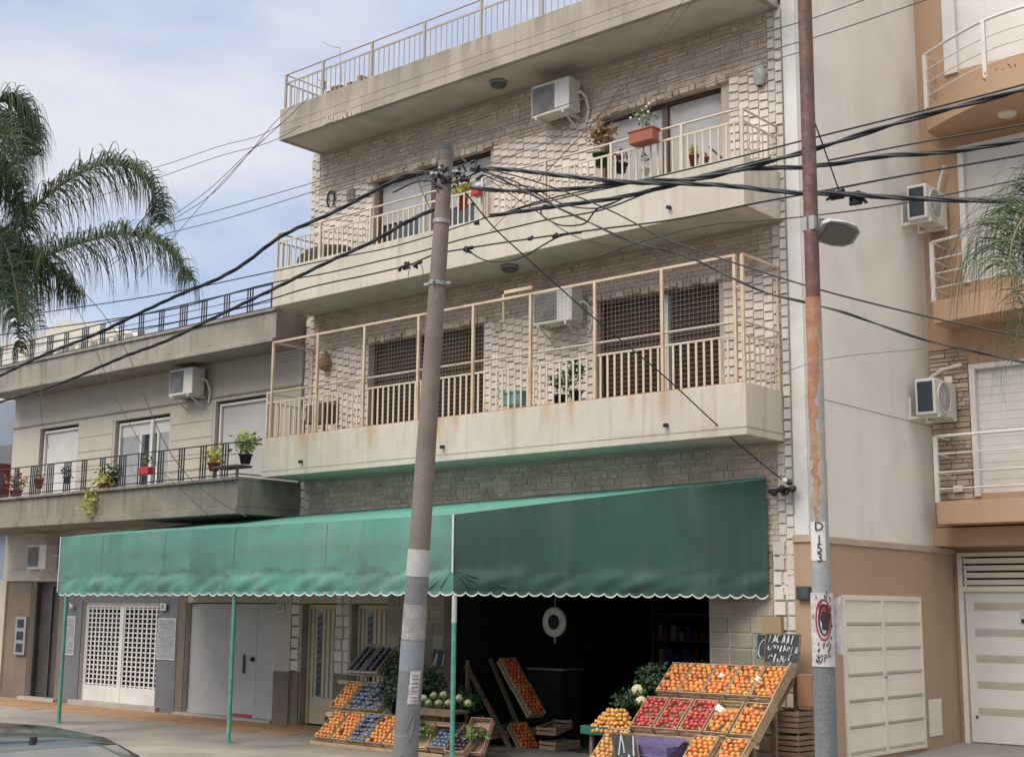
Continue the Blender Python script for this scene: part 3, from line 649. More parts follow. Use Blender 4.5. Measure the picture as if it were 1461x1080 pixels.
# grime stripes and patches sewn on the canvas
mb=MB(); rr=random.Random(5)
for s in (.14,.33,.52,.74): 
    x=FL[0]+(FR[0]-FL[0])*s; mb.tube([(x,-2.838,2.6),(x,-2.835,3.0),(x,-2.806,3.32)],.0025,5)
mb.build('seam',m_greend,AW)
for x in (-3.2,1.73,6.53):
    MB().tube([(x,-2.76,0),(x,-2.76,2.6)],.034,12).tube([(x,-2.76,0),(x,-2.76,.012)],.08,12).build('post',m_gpost,AW)
MB().tube([(6.53,-2.76,1.9),(6.53,-2.76,2.3)],.0355,12).build('post_sleeve',mat('bare_post_paint',(.5,.49,.44),(.4,.42,.38),ns=8),AW)

# ------------------------------------------------------------------ low beige building
B=thing('house','low two-storey beige house with cement cornice, rooftop railing and grey balcony','house',(-5.3,0,0))
opsB=[(-9.38,-7.75,4.3,6.11),(-6.28,-4.27,4.0,6.04),(-2.73,-1.08,4.3,6.13),(-9.25,-8.05,0,2.6),(-7.1,-4.28,.05,2.15),(-3.35,-.53,.03,2.16)]
mb=MB(); wall_cells(mb,-10.6,-.11,0,6.95,opsB,0,.3); mb.build('wall',m_bwall,B)
MB().box(-10.6,-.12,.5,9,0,6.95).build('body',m_bcorn,B)
for a,b in ((-7.7,-6.35),(-4.2,-2.8)):
    mb=MB()
    for k in range(5): z=4.45+k*.33; mb.box(a,b,-.012,.002,z,z+.315)
    mb.build('render_panel',m_bwall,B,bevel=.004)
MB().box(-10.62,-.105,-.03,-.0,6.2,6.23).build('string_course',m_bcorn,B)
MB().box(-10.7,-.06,-.78,.3,6.915,6.99).box(-10.62,-.06,-.7,.3,6.99,7.5).box(-10.66,-.06,-.74,.35,7.5,7.56).build('cornice',m_bcorn,B,bevel=.01)
MB().box(-10.6,.0,-1.5,0,3.70,3.83).box(-10.6,-.0,-1.46,.0,3.83,4.30).box(-10.62,.0,-1.52,.0,4.30,4.36).build('balcony',m_bbalc,B,bevel=.012)
def grp_rail(xl,xr,zb,zt,y,pitch,par,side=None,hz=(.33,.66)):
    q=MB(); q.bar((xl,y,zt),(xr,y,zt),.03,.02); q.bar((xl,y,zb+.05),(xr,y,zb+.05),.02,.02)
    for f in hz: q.bar((xl,y,zb+(zt-zb)*f),(xr,y,zb+(zt-zb)*f),.012)
    x=xl+.1
    while x<xr:
        for k in range(3 if rnd.random()<.8 else 4): q.box(x+k*.075-.010,x+k*.075+.010,y-.010,y+.010,zb,zt-.01)
        x+=pitch
    if side: q.bar((side,y,zt),(side,0,zt),.03,.02); q.bar((side,y,zb+.05),(side,0,zb+.05),.02)
    return q.build('railing',m_iron,par)
grp_rail(-10.5,-.1,7.56,8.06,-.62,.72,B)
grp_rail(-10.5,.0,4.36,4.98,-1.44,.66,B,side=-.02)
window(-9.3,-7.82,4.35,6.05,[(-9.24,-7.88,4.4,6.0)],m_white,m_white,m_white,None,.055,.12,B)
window(-2.68,-1.12,4.35,6.08,[(-2.62,-1.18,4.4,6.03)],m_shut_w,m_white,m_white,None,.05,.12,B)
wb=window(-6.22,-4.32,4.05,5.98,[(-6.17,-4.37,5.68,5.93)],m_white,m_white,m_white,-5.0,.05,.12,B,back=m_glass)
q=MB()
for k in range(14): q.lathe((-6.1+k*.055,.14,0),[(.03,4.1),(.03,5.68)],6)
for k in range(7): q.lathe((-4.72+k*.05,.14,0),[(.03,4.1),(.03,5.68)],6)
q.build('curtain',m_curtain,wb)
MB().box(-5.42,-5.36,.07,.16,4.08,5.68).box(-4.8,-4.74,.07,.16,4.08,5.68).build('frame',m_white,wb)
# ground floor of the house
for a,b,c in ((-10.3,-9.26,2.62),(-8.04,-7.75,2.62),(-3.6,-3.36,2.3)): MB().box(a,b,-.02,-.0,0,c).build('stone_cladding',m_bstone,B)
MB().box(-10.6,-10.3,-.07,-.02,0,2.66).box(-10.3,-7.6,-.07,-.0,2.62,2.86).build('door_surround',m_bwall,B)
MB().box(-9.25,-8.05,.2,.26,0,2.6).box(-9.25,-9.2,.1,.2,0,2.6).box(-8.7,-8.64,.15,.2,.1,2.5).build('door',mat('dark_door',(.075,.065,.06),(.05,.045,.042),rough=.4,grime=(.12,.07,.07),ga=.3,gs=3),B,bevel=.004)
for a,b,c in ((-7.74,-7.11,0),(-4.27,-3.61,0),(-7.1,-4.28,2.15)): MB().box(a,b,-.025,-.0,c,2.3).build('painted_panel',m_bgrey,B)
# lattice shutter gate
q=MB().box(-7.1,-7.04,.08,.14,.1,2.15).box(-4.34,-4.28,.08,.14,.1,2.15).box(-7.04,-4.34,.08,.14,2.05,2.15).box(-5.78,-5.66,.07,.14,.1,2.05).box(-7.04,-4.34,.08,.13,.1,.42)
gt=q.build('lattice_gate',m_white,B)
q=MB()
for (a,b) in ((-7.03,-5.8),(-5.64,-4.35)):
    n=8
    for k in range(n+1): x=a+(b-a)*k/n; q.box(x-.022,x+.022,.09,.105,.42,2.05)
    for k in range(17): z=.45+k*.098; q.box(a,b,.105,.12,z-.013,z+.013)
q.build('lattice',m_white,gt)
MB().box(-7.1,-4.28,.24,.29,.1,2.15).build('backing',m_dark,gt)
for a,b,c in ((-7.3,-4.1,.1),(-9.4,-7.9,.07),(-3.5,-.54,.05)): MB().box(a,b,-.12,.1,.0,c).build('doorstep',mat('pale_step',(.42,.38,.33)),B)
# grey metal double door
q=MB().box(-3.33,-1.98,.10,.14,.1,2.14).box(-1.97,-.55,.10,.14,.1,2.14).box(-3.35,-.53,.09,.15,.05,.1).box(-1.27,-1.25,.095,.1,.12,2.1)
gd=q.build('metal_door',m_gdoor,B,bevel=.005)
MB().ball((-1.35,.085,1.12),.05).box(-1.62,-1.58,.07,.1,.85,1.2).build('handle',m_iron,gd)
MB().box(-1.9,-1.3,.08,.1,.055,.1).build('red_sill',m_rplas,gd)
MB().box(-.52,-.1,-.06,.0,0,2.6).build('pier',m_bwall,B); MB().box(-.53,-.09,-.075,-.06,0,.94).build('pier_base',m_bstone,B)
for xx in (-4.05,-.38,): 
    pl=MB().box(xx-.1,xx+.1,-.09,-.06,2.0,2.14).build('number_plate',m_poster,B)
    text_mesh('22',.1,m_ink,'digits',pl,(xx,-.094,2.07))
tb=MB()
for (xx,w_,z0,z1,sd) in ((-7.53,.42,1.02,1.85,1),(-3.95,.62,1.03,1.85,2)):
    o=tag(MB().box(xx-w_/2,xx+w_/2,-.045,-.02,z0,z1).build('notice_board',m_poster),'framed notice board on the blue-grey panel '+('left of the white lattice gate' if sd==1 else 'between the white lattice gate and the grey door'),'notice board','framed notice boards')
    MB().box(xx-w_/2+.03,xx+w_/2-.03,-.05,-.045,z0+.03,z1-.03).build('sheet',mat('grey_sheet',(.26,.27,.29),(.34,.35,.37),ns=9),o)
    s=MB(); scribble(s,(xx-w_/2+.04,-.054,z0+.05),(1,0,0),(0,0,1),w_-.08,z1-z0-.1,8,sd,.008,.9); s.build('lettering',m_chalk,o)
pc=MB().tube([(-7.5,-.06,2.02),(-7.45,-.12,2.12),(-7.4,-.1,2.06)],.02,6).ball((-7.4,-.1,2.06),.05); tag(pc.build('wall_light',m_white),'small white wall light above the left notice board','lamp')
m3=thing('mailbox','three-slot metal intercom box on brown cladding beside the dark doorway','mailbox',(-9.48,-.05,.95))
MB().box(-9.76,-9.3,-.08,-.02,.97,1.82).build('frame',m_metal,m3,bevel=.005)
for k in range(3): MB().box(-9.67,-9.39,-.086,-.08,1.03+k*.27,1.22+k*.27).build('slot',m_black,m3)
# roof bits of the house
tg=thing('roof_house','cream parapet of a higher house showing behind the rooftop railing at left','house',(-12,3,0))
p0,p1,p2,p3=at(60,476,Y,3),at(92,456,Y,3),at(132,463,Y,3),at(200,480,Y,3)
MB().add([(p0.x-4,3,6),(p3.x+.6,3,6),(p3.x+.6,3,p3.z-.1),(p3.x,3,p3.z),(p2.x,3,p2.z),(p1.x,3,p1.z),(p0.x,3,p0.z),(p0.x-4,3,p0.z-.1)]+[(x,6,z) for x,z in ((p0.x-4,6),(p3.x+.6,6),(p3.x+.6,p3.z-.1),(p3.x,p3.z),(p2.x,p2.z),(p1.x,p1.z),(p0.x,p0.z),(p0.x-4,p0.z-.1))],
    [tuple(range(8))]+[(i,i+8,(i+1)%8+8,(i+1)%8) for i in range(8)]).build('wall',m_farw,tg)
q=MB()
for k in range(9): q.box(-14.6+k*.55,-14.3+k*.55,2.97,2.999,8.3,9.0)
q.build('openings',m_bcorn,tg)
nb=thing('office_block','plain blue-grey building at the left edge of the view','building',(-16,0,0))
MB().box(-22,-10.75,.3,10,0,7.0).build('wall',m_far,nb); MB().box(-12.2,-10.9,-.2,.3,4.0,5.4).build('red_panel',m_farr,nb); MB().box(-14,-10.8,.24,.3,5.4,5.9).build('roof_edge',m_bgrey,nb)

# ------------------------------------------------------------------ tan building on the right
Cb=thing('tan_building','tan rendered apartment building at right with white balcony rails and ledge-stone cladding','building',(13,4.05,0))
xw=at(1361,136,Y,4.05).x; x1w=at(1384,540,Y,4.05).x
opsC=[(xw,14.6,10.75,13.3),(xw+.02,14.6,7.25,9.45),(x1w,14.6,3.9,5.9)]
mb=MB(); wall_cells(mb,10.42,18,3.35,15,opsC,4.05,4.3); mb.build('wall',m_tan,Cb)
MB().box(10.42,18,4.31,10,3.3,15).build('body',m_tan,Cb)
mb=MB(); courses(mb,10.43,x1w-.02,3.4,6.2,[],(.05,.11),(.15,.4),y=4.05,d=(.01,.045),g=.003,t=(.7,1.2)); mb.build('ledge_stone',m_clad,Cb)
MB().box(10.42,18,3.9,4.56,3.10,3.38).build('beam',m_tan,Cb,bevel=.01)
# upper windows
def cwin(x0,z0,z1,shut):
    f=MB().box(x0,x0+.09,4.0,4.2,z0,z1).box(x0+.09,14.55,4.0,4.2,z1-.08,z1).box(14.5,14.6,4.0,4.2,z0,z1-.08)
    wn=f.build('window',m_white,Cb,bevel=.004); q=MB(); slats(q,x0+.09,14.5,4.1,z0,z1-.08,shut,.02,.01,.96); q.build('shutter',m_white,wn)
cwin(xw,10.7,13.3,3.0); cwin(xw+.02,7.2,9.45,.06); cwin(x1w,3.85,5.9,.13)
MB().box(xw-.12,xw,4.0,4.05,10.7,13.3).build('window_trim',m_white,Cb)
# balconies
def cbalc(x0,x1,z0,z1,bul,y0,rails,par,lip=0):
    n=18; arc=[(x0+(x1-x0)*i/n, y0-bul*math.sin(math.pi*i/n)) for i in range(n+1)]
    poly=arc+[(x1,4.05),(x0,4.05)]
    o=MB().prism(poly,z0,z1).build('balcony',m_tan,par,bevel=.008)
    q=MB(); inn=[(x+.0,y+.05) for x,y in arc]
    for k,zr in enumerate(rails): q.tube([(x,y,zr) for x,y in inn],.024 if k==0 else .011,8)
    for (x,y) in (inn[0],inn[6],inn[12],inn[-1]): q.box(x-.03,x+.03,y-.03,y+.03,z1-.01,rails[0])
    for zr in rails: q.bar((inn[0][0],inn[0][1],zr),(inn[0][0],4.04,zr),.02)
    q.build('railing',m_white,o)
    return o
y0=3.45
xa=at(1337,730,Y,y0).x; za=at(1337,748,Y,y0).z; zb=at(1337,716,Y,y0).z; zt=at(1337,622,Y,y0).z
cbalc(xa,16.5,za,zb,0.0,y0,[zt,zt-(zt-zb)*.27,zt-(zt-zb)*.55,zt-(zt-zb)*.8],Cb)
xb=at(1331,430,Y,y0).x; zc=at(1331,462,Y,y0).z; zd=at(1331,430,Y,y0).z; ze=at(1328,345,Y,y0).z
cbalc(xb,15.2,zc,zd,.28,y0,[ze,ze-(ze-zd)*.3,ze-(ze-zd)*.54,ze-(ze-zd)*.78],Cb)
y1=3.6; xc=at(1322,185,Y,y1).x; zf=at(1322,188,Y,y1).z; zg=at(1328,153,Y,y1).z; zh=at(1328,75,Y,y1).z
cb3=cbalc(xc,14.4,zf,zg,.75,y1,[zh,zh-(zh-zg)*.3,zh-(zh-zg)*.54,zh-(zh-zg)*.78],Cb)
p=at(1437,163,Z,zf-.01); tag(MB().lathe((p.x,p.y,zf),[(.005,-.06),(.1,-.055),(.14,-.03),(.15,-.002)],18).build('ceiling_lamp',m_cream_metal),'small round lamp under the curved top balcony at right','lamp')
# garage
zg0,zl,zg1=.125,2.5,3.02
q=MB(); wall_cells(q,10.42,18,0,3.1,[(10.53,15,.1,3.02)],4.56,4.8); q.build('ground_wall',m_tan2,Cb)
gr=MB().box(10.53,10.6,4.5,4.6,.1,3.02).box(10.6,14.95,4.5,4.6,2.96,3.02).box(10.6,14.95,4.5,4.6,2.42,2.5).build('garage_door',m_cream_metal,Cb,bevel=.004)
q=MB(); slats(q,10.62,14.9,4.52,2.52,2.95,.11,.02,.03); q.build('louvre',m_cream_metal,gr)
MB().box(10.6,14.9,4.66,4.7,2.5,2.96).build('backing',m_dark,gr)
q=MB().box(10.62,14.9,4.555,4.6,.14,2.42); lf=q.build('leaf',m_garage,gr,bevel=.004)
q=MB()
for k in range(5): z=.55+k*.395; q.add([(10.75,4.553,z),(14.8,4.553,z),(14.8,4.545,z+.11),(10.75,4.545,z+.11),(10.75,4.556,z+.12),(14.8,4.556,z+.12)],[(0,1,2,3),(3,2,5,4)])
q.build('groove',m_groove,lf)
MB().ball((10.72,4.54,.52),.02).build('lock',m_iron,lf)
sg=at(1459,880,Y,4.54); st=tag(MB().box(sg.x-.03,sg.x+.3,4.535,4.545,sg.z-.1,sg.z+.12).build('sign',m_poster),'small no-parking sign on the white garage door','sign')
MB().box(sg.x-.02,sg.x+.29,4.53,4.535,sg.z-.09,sg.z-.03).build('print',m_ink,st)
# side boundary wall with metal gate
W=thing('boundary_wall','tan wall with pale cap at the foot of the tall grey side wall','wall',(10.35,2,0))
MB().box(10.2,10.46,-.06,4.56,0,3.0).build('wall_body',m_tan2,W)
MB().box(10.195,10.49,-.09,4.56,3.0,3.09).build('cap',mat('pale_tan_cap',(.50,.39,.29),(.42,.33,.25),grime=(.3,.26,.22),ga=.5),W,bevel=.008)
ga=MB().box(10.46,10.50,.74,3.2,.14,.19).box(10.46,10.50,.74,3.2,2.25,2.32).box(10.46,10.50,.74,.80,.19,2.25).box(10.46,10.50,3.14,3.2,.19,2.25).box(10.46,10.505,1.86,1.95,.19,2.25).build('metal_gate',m_cream_metal,W,bevel=.004)
for (a,b) in ((.8,1.86),(1.95,3.14)):
    q=MB()
    for k in range(6):
        z=.19+k*.343; q.add([(10.50,a,z+.05),(10.50,b,z+.05),(10.475,b,z+.343),(10.475,a,z+.343),(10.462,b,z),(10.462,a,z)],[(0,1,2,3),(5,4,1,0)])
    q.build('leaf',m_cream_metal,ga)
MB().ball((10.515,1.905,1.2),.028).build('lock',m_metal,ga)
p=at(1325,998,X,10.47); q_=at(1345,1048,X,10.47)
ub=MB().box(10.46,10.475,p.y,q_.y,q_.z,p.z); tag(ub.build('utility_hatch',m_cream_metal,bevel=.003),'small cream utility hatch low on the tan wall, right of the big gate','hatch')
ub=MB().box(10.26,10.45,-.075,-.06,.02,.56); tag(ub.build('utility_hatch',m_white,bevel=.003),'small white utility hatch low on the tan wall behind the rusty pole','hatch')
mt=thing('meter_box','dark meter box on the tan wall beside the white quoins','box',(10.34,-.06,2.25))
MB().box(10.26,10.45,-.14,-.06,2.24,2.42).build('housing',mat('dark_olive',(.05,.055,.035),rough=.5),mt,bevel=.008); MB().box(10.34,10.44,-.147,-.14,2.26,2.4).build('window',m_glass,mt)
ft=at(1253,1078,Z,.06); tag(MB().lathe((ft.x,ft.y,0),[(.09,.0),(.09,.1),(.07,.14),(.005,.15)],14).build('doorstop',m_cream_metal),'small pale round stub at the foot of the metal gate','doorstop')

# ------------------------------------------------------------------ concrete utility pole
yb=-4.3
pb=at(578,1080,Y,yb); pt=at(637,215,Y,yb); dirp=(pt-pb); base=pb-dirp*(pb.z/dirp.z)
CP=thing('utility_pole','leaning round concrete utility pole with grey painted foot in front of the green awning','pole',(base.x,yb,0))
def pp(z): return base+dirp*(z/dirp.z)
def pr_(z): return .155-.008*z
def seg(z0,z1,m,name,add=0,n=6): 
    return MB().tube([pp(z0+(z1-z0)*i/n) for i in range(n+1)],[pr_(z0+(z1-z0)*i/n)+add for i in range(n+1)],24,caps=True).build(name,m,CP)
seg(-.1,pt.z,m_conc,'shaft')
zp=lambda v: at(595,v,Y,yb).z
seg(-.05,zp(785),m_pgrey,'painted_foot',.004); seg(zp(822),zp(784),mat('pole_pale_paint',(.48,.47,.45),(.42,.42,.41),ns=5,fine=.2,bump=.3),'light_band',.007); seg(zp(912),zp(862),m_plight,'light_band',.006)
seg(zp(957),zp(914),mat('pole_blue_grey',(.22,.24,.28),(.19,.21,.24),ns=5,fine=.2),'blue_grey_band',.006)
for z in (6.15,6.95,7.55): seg(z-.025,z+.025,m_metal,'steel_band',.012,1)
q=MB()
for a in (0,1,2,3):
    d=Vector((math.cos(a*1.57+.4),math.sin(a*1.57+.4),0)); q.bar(pp(6.15)+d*.1,pp(6.15)+d*.18,.03,.03); q.bar(pp(7.6)+d*.08,pp(7.6)+d*.2,.03)
q.build('bracket',m_metal,CP)
q=MB(); rr=random.Random(3)
for k in range(40):
    c=pp(7.5+rr.uniform(-.1,.1))+Vector((rr.uniform(-.25,.45)+.12,rr.uniform(-.15,.15),0)); 
    q.tube([c,c+Vector((rr.uniform(-.09,.09),rr.uniform(-.06,.06),rr.uniform(-.08,.08)))],rr.uniform(.01,.028),7)
for k in range(14):
    c=pp(7.5+rr.uniform(-.12,.12))+Vector((rr.uniform(-.3,.5),rr.uniform(-.15,.1),0)); e_=c+Vector((rr.uniform(-.35,.35),rr.uniform(-.1,.1),rr.uniform(-.05,.1))); m__=(c+e_)/2-Vector((0,0,rr.uniform(.02,.18)))
    q.tube([c,c.lerp(m__,.6),m__,e_.lerp(m__,.6),e_],.006,5)
q.build('cable_clamps',m_black,CP)
q=MB()
for k in range(8): 
    c=pp(7.75+.03*k); q.lathe(c,[(.07,0),(.105,.012),(.07,.025)],12)
q.build('pole_cap',m_metal,CP)
# paper notice and scratched graffiti wrapped on the pole
def wrapped(z0,z1,a0,a1,add,name,m,par,f=pp,rf=pr_,n=8):
    q=MB(); vs=[]
    for z in (z0,z1):
        for i in range(n+1):
            a=a0+(a1-a0)*i/n; c=f(z); vs.append(c+Vector((math.cos(a),math.sin(a),0))*(rf(z)+add))
    q.add(vs,[(i,i+1,n+2+i,n+1+i) for i in range(n)],0,1,True); return q.build(name,m,par)
va=math.atan2(CAM.y-yb,CAM.x-base.x)
for k,(z0,z1) in enumerate(((1.19,1.34),(1.07,1.185),(.95,1.065))): wrapped(z0,z1,va-.05+k*-.04,va+.85-k*.04,.012,'paper_notice',m_poster,CP)
q=MB()
for z in (1.29,1.25,1.2,1.15,1.1,1.03,.99):
    for j in range(5):
        a=va+.1+j*.13; c=pp(z); r=pr_(z)+.016; q.bar(c+Vector((math.cos(a),math.sin(a),0))*r,c+Vector((math.cos(a+.09),math.sin(a+.09),rr.uniform(-.03,.03)*.5))*r,.012,.004)
q.build('notice_text',m_ink,CP)
q=MB()
for pts in ([(-.1,.62),(.25,.8),(.5,.8),(.35,.6),(.1,.5)],[(-.5,.33),(-.2,.36)],[(-.7,.1),(-.4,.05)],[(.0,-.0),(.4,.03)]):
    for (a,z),(b,z2) in zip(pts,pts[1:]):
        r=pr_(z)+.008; c=pp(z); c2=pp(z2); q.bar(c+Vector((math.cos(va+a),math.sin(va+a),0))*r,c2+Vector((math.cos(va+b),math.sin(va+b),0))*r,.012,.005)
q.build('graffiti',m_plight,CP)

# ------------------------------------------------------------------ rusty steel pole with street light
yr=-4.5
rb=at(1179,1080,Y,yr); rt=at(1148,0,Y,yr); dr=rt-rb; rbase=rb-dr*(rb.z/dr.z)
RP=thing('steel_pole','tall rusty brown steel pole with stickers, standing before the grey side wall','pole',(rbase.x,yr,0))
def rp(z): return rbase+dr*(z/dr.z)
def rr_(z): return .105 if z<2.3 else (.082 if z<4.6 else .068)
def rs(z0,z1,r,m,name): return MB().tube([rp(z0),rp((z0+z1)/2),rp(z1)],r,20).build(name,m,RP)
zr=lambda v: at(1165,v,Y,yr).z
rs(-.1,zr(930),.105,m_pgrey,'lower_shaft'); rs(zr(932),zr(845),.1,m_silver,'lower_shaft')
rs(zr(847),zr(810),.088,mat('blue_grey_shaft',(.28,.31,.32),(.33,.34,.33),ns=4,fine=.2),'middle_shaft'); rs(zr(812),zr(660),.085,m_silver,'middle_shaft')
rs(zr(662),zr(425),.078,m_silver,'upper_shaft'); 
sh=rs(zr(426),14,.072,m_rust,'upper_shaft')
# long rust run down the faded paint
vr=math.atan2(CAM.y-yr,CAM.x-rbase.x)
def ragged(z0,z1,fa0,fa1,add,name,m,seed):
    q=MB(); g=random.Random(seed); n=150; vs=[]; ja=jb=0
    for k in range(n+1):
        f=k/n; z=z0+(z1-z0)*f; ja=.88*ja+g.uniform(-.1,.1); jb=.88*jb+g.uniform(-.1,.1); a,b=fa0(f)+ja,fa1(f)+jb
        for i in range(9): t=vr+a+(max(b,a+.05)-a)*i/8; c_=rp(z); vs.append(c_+Vector((math.cos(t)*add,math.sin(t)*add,0)))
    q.add(vs,[(k*9+i,k*9+i+1,(k+1)*9+i+1,(k+1)*9+i) for k in range(n) for i in range(8)],0,1,True); q.build(name,m,RP)
ragged(zr(655),zr(425),lambda f:-1.0-.4*f,lambda f:.05+1.3*max(0,f-.35)**.8,.0802,'rust_stain',m_rust2,4)
ragged(zr(742),zr(650),lambda f:-.55-.2*f,lambda f:-.25+.3*f,.0868,'rust_stain',m_rust2,5)
wrapped(zr(800),zr(745),vr-1.3,vr+.6,.089,'white_patch',m_white,RP,rp,lambda z:0)
ang=math.atan2(-(CAM.x-rbase.x),-(yr-CAM.y)); # letters face the camera
rotz=math.atan2(CAM.y-yr,CAM.x-rbase.x)+math.pi/2
fd=Vector((math.cos(vr-.1),math.sin(vr-.1),0))
for ch,v in (('D',752),('1',771),('5',783),('3',796)): text_mesh(ch,.12,m_ink,'painted_letter',RP,rp(zr(v))+fd*.094,(R(90),0,rotz))
# pasted stickers
q=wrapped(zr(950),zr(846),vr-1.2,vr+1.3,.112,'sticker',m_poster,RP,rp,lambda z:0,14)
def ring_sticker(v0,v1,a0,a1,m,add,name):
    q=MB(); n=20; zc=(zr(v0)+zr(v1))/2; hz=(zr(v0)-zr(v1))/2; ac_=(a0+a1)/2; ha=(a1-a0)/2
    pts=[rp(zc+hz*math.sin(2*math.pi*i/n))+Vector((math.cos(vr+ac_+ha*math.cos(2*math.pi*i/n)),math.sin(vr+ac_+ha*math.cos(2*math.pi*i/n)),0))*add for i in range(n+1)]
    q.tube(pts,.009,6); return q.build(name,m,RP)
ring_sticker(855,912,-.55,.75,m_red,.112,'sticker_ring'); ring_sticker(862,905,-.3,.55,m_ink,.112,'sticker_ring')
wrapped(zr(898),zr(872),vr-.05,vr+.45,.115,'sticker_print',m_ink,RP,rp,lambda z:0); wrapped(zr(884),zr(862),vr-.3,vr+.6,.1135,'sticker_print',m_red,RP,rp,lambda z:0)
q=MB()
for k in range(26):
    a=vr+rr.uniform(-.7,.8); z=zr(rr.uniform(918,946)); c=rp(z); v_=Vector((math.cos(a),math.sin(a),0))*.114; a2=a+rr.uniform(-.3,.3)
    q.bar(c+v_,rp(z+rr.uniform(-.06,.06))+Vector((math.cos(a2),math.sin(a2),0))*.114,.01,.004)
for k in range(14):
    a=vr+rr.uniform(-.9,.9); z=zr(rr.uniform(850,915)); c=rp(z); v_=Vector((math.cos(a),math.sin(a),0))*.1145; q.bar(c+v_,c+v_+Vector((0,0,rr.uniform(.02,.06))),.008,.004)
q.build('sticker_scrawl',m_ink,RP)
# flapping poster flags on the right of the pole
pf_=rp(zr(900)); q=MB().add([pf_+cr*.09+Vector((0,0,-.2)),pf_+cr*.19+Vector((0,0,-.22)),pf_+cr*.18+Vector((0,0,.33)),pf_+cr*.09+Vector((0,0,.28)),pf_+cr*.09+Vector((.004,-.004,-.2)),pf_+cr*.19+Vector((.004,-.004,-.22)),pf_+cr*.18+Vector((.004,-.004,.33)),pf_+cr*.09+Vector((.004,-.004,.28))],[(0,1,2,3),(7,6,5,4),(0,4,5,1),(1,5,6,2),(2,6,7,3)]); q.build('torn_poster',m_poster,RP)
# street light head
SL=thing('street_light','flat LED street light head clamped to the rusty pole','street light',tuple(rp(zr(325))))
c=rp(zr(322)); hd=(cr*.9+Vector((.35,-.25,0))*.35); hd.z=0; hd.normalize(); sd=Vector((-hd.y,hd.x,0)); fh=Vector((fwd.x,fwd.y,0)).normalized(); hd=(cr*.95+fh*.25); hd.z=0; hd.normalize(); hd=(hd+Vector((0,0,-.12))).normalized(); upv=(Vector((0,0,1))+fh*.62).normalized(); sd=upv.cross(hd).normalized(); upv=hd.cross(sd).normalized()
def lp(a,b,h): return c+hd*a+sd*b+upv*h
prof=[(.08,.09),(.14,.15),(.3,.17),(.42,.15),(.50,.08)]
vs=[];
for a,b in prof: vs+= [lp(a,-b,-.03),lp(a,b,-.03),lp(a,b*.85,.03),lp(a,-b*.85,.03)]
fs=[(0,1,2,3),(16,19,18,17)]
for i in range(4): b=i*4; fs+=[(b,b+4,b+5,b+1),(b+1,b+5,b+6,b+2),(b+2,b+6,b+7,b+3),(b+3,b+7,b+4,b)]
MB().add(vs,fs).build('lamp_head',mat('grey_housing',(.42,.43,.42),rough=.4),SL,bevel=.008)
vs=[lp(a,s*b*.85,-.034-k) for k in (0,.006) for a,b,s in ((.13,.14,-1),(.3,.16,-1),(.46,.1,-1),(.46,.1,1),(.3,.16,1),(.13,.14,1))]
MB().add(vs,[(0,1,2,3,4,5),(11,10,9,8,7,6)]).build('lens',mat('lamp_lens',(.20,.20,.17),rough=.3),SL)
MB().tube([lp(0,0,.02),lp(.2,0,.0)],.035,10).box(c.x-.07,c.x+.07,c.y-.07,c.y+.07,c.z-.05,c.z+.09).build('arm',m_metal,SL)
MB().lathe(lp(.13,0,.05),[(.05,0),(.05,.05),(.02,.07),(.005,.07)],12).build('sensor',m_black,SL)

# ------------------------------------------------------------------ cables
def smooth(pts,k=6):
    """Catmull-Rom with tangents scaled by span length (no overshoot on uneven spans)"""
    n=len(pts); T=[]
    L_=[max((pts[i+1]-pts[i]).length,1e-6) for i in range(n-1)]
    for i in range(n):
        if i==0: T.append((pts[1]-pts[0])/L_[0])
        elif i==n-1: T.append((pts[-1]-pts[-2])/L_[-1])
        else: T.append(((pts[i]-pts[i-1])/L_[i-1]*L_[i]+(pts[i+1]-pts[i])/L_[i]*L_[i-1])/(L_[i-1]+L_[i]))
    out=[]
    for i in range(n-1):
        for j in range(k):
            t=j/k; h1=2*t**3-3*t*t+1; h2=t**3-2*t*t+t; h3=-2*t**3+3*t*t; h4=t**3-t*t
            out.append(pts[i]*h1+T[i]*L_[i]*h2+pts[i+1]*h3+T[i+1]*L_[i]*h4)
    out.append(pts[-1]); return out
def cable(uv,r,y0,y1,label,twist=0,grp=None,k=6,rough=0,name='cable',m=None):
    n=len(uv); us=[p[0] for p in uv]; pts=[]
    for (u,v) in uv:
        f=(u-us[0])/(us[-1]-us[0]) if us[-1]!=us[0] else 0
        pts.append(at(u,v,Y,y0+(y1-y0)*f))
    # carry the span on past the frame when it leaves it
    for e,(a,b) in ((0,(0,1)),(-1,(-1,-2))):
        if uv[e][0]<=0 or uv[e][0]>=1461:
            d=(pts[a]-pts[b]); d.y=0; d.z*=.8; m_=max(2,int(6/max(abs(d.x),.3)))
            for _ in range(min(m_,12)):
                if e==0: pts.insert(0,pts[0]+d)
                else: pts.append(pts[-1]+d)
    pts=smooth(pts,k); q=MB()
    if twist:
        L_=0
        for s in range(twist):
            pl=[]; L_=0
            for i,p in enumerate(pts):
                if i: L_+=(p-pts[i-1]).length
                a=L_*5+s*2*math.pi/twist; pl.append(p+Vector((0,math.cos(a)*r*.55,math.sin(a)*r*.55)))
            q.tube(pl,r*.62,6)
    else: q.tube(pts,r,6)
    o=q.build(name,m or m_black)
    return tag(o,label,'cable',grp or 'overhead cables')
Yc=-4.25
cable([(672,242),(700,241),(810,252),(895,260),(1030,264.5),(1141,275.5),(1197,277),(1294,283),(1461,287)],.026,-4.15,-4.0,'thick twisted cable, lowest heavy bundle running level from the concrete pole rightwards',3)
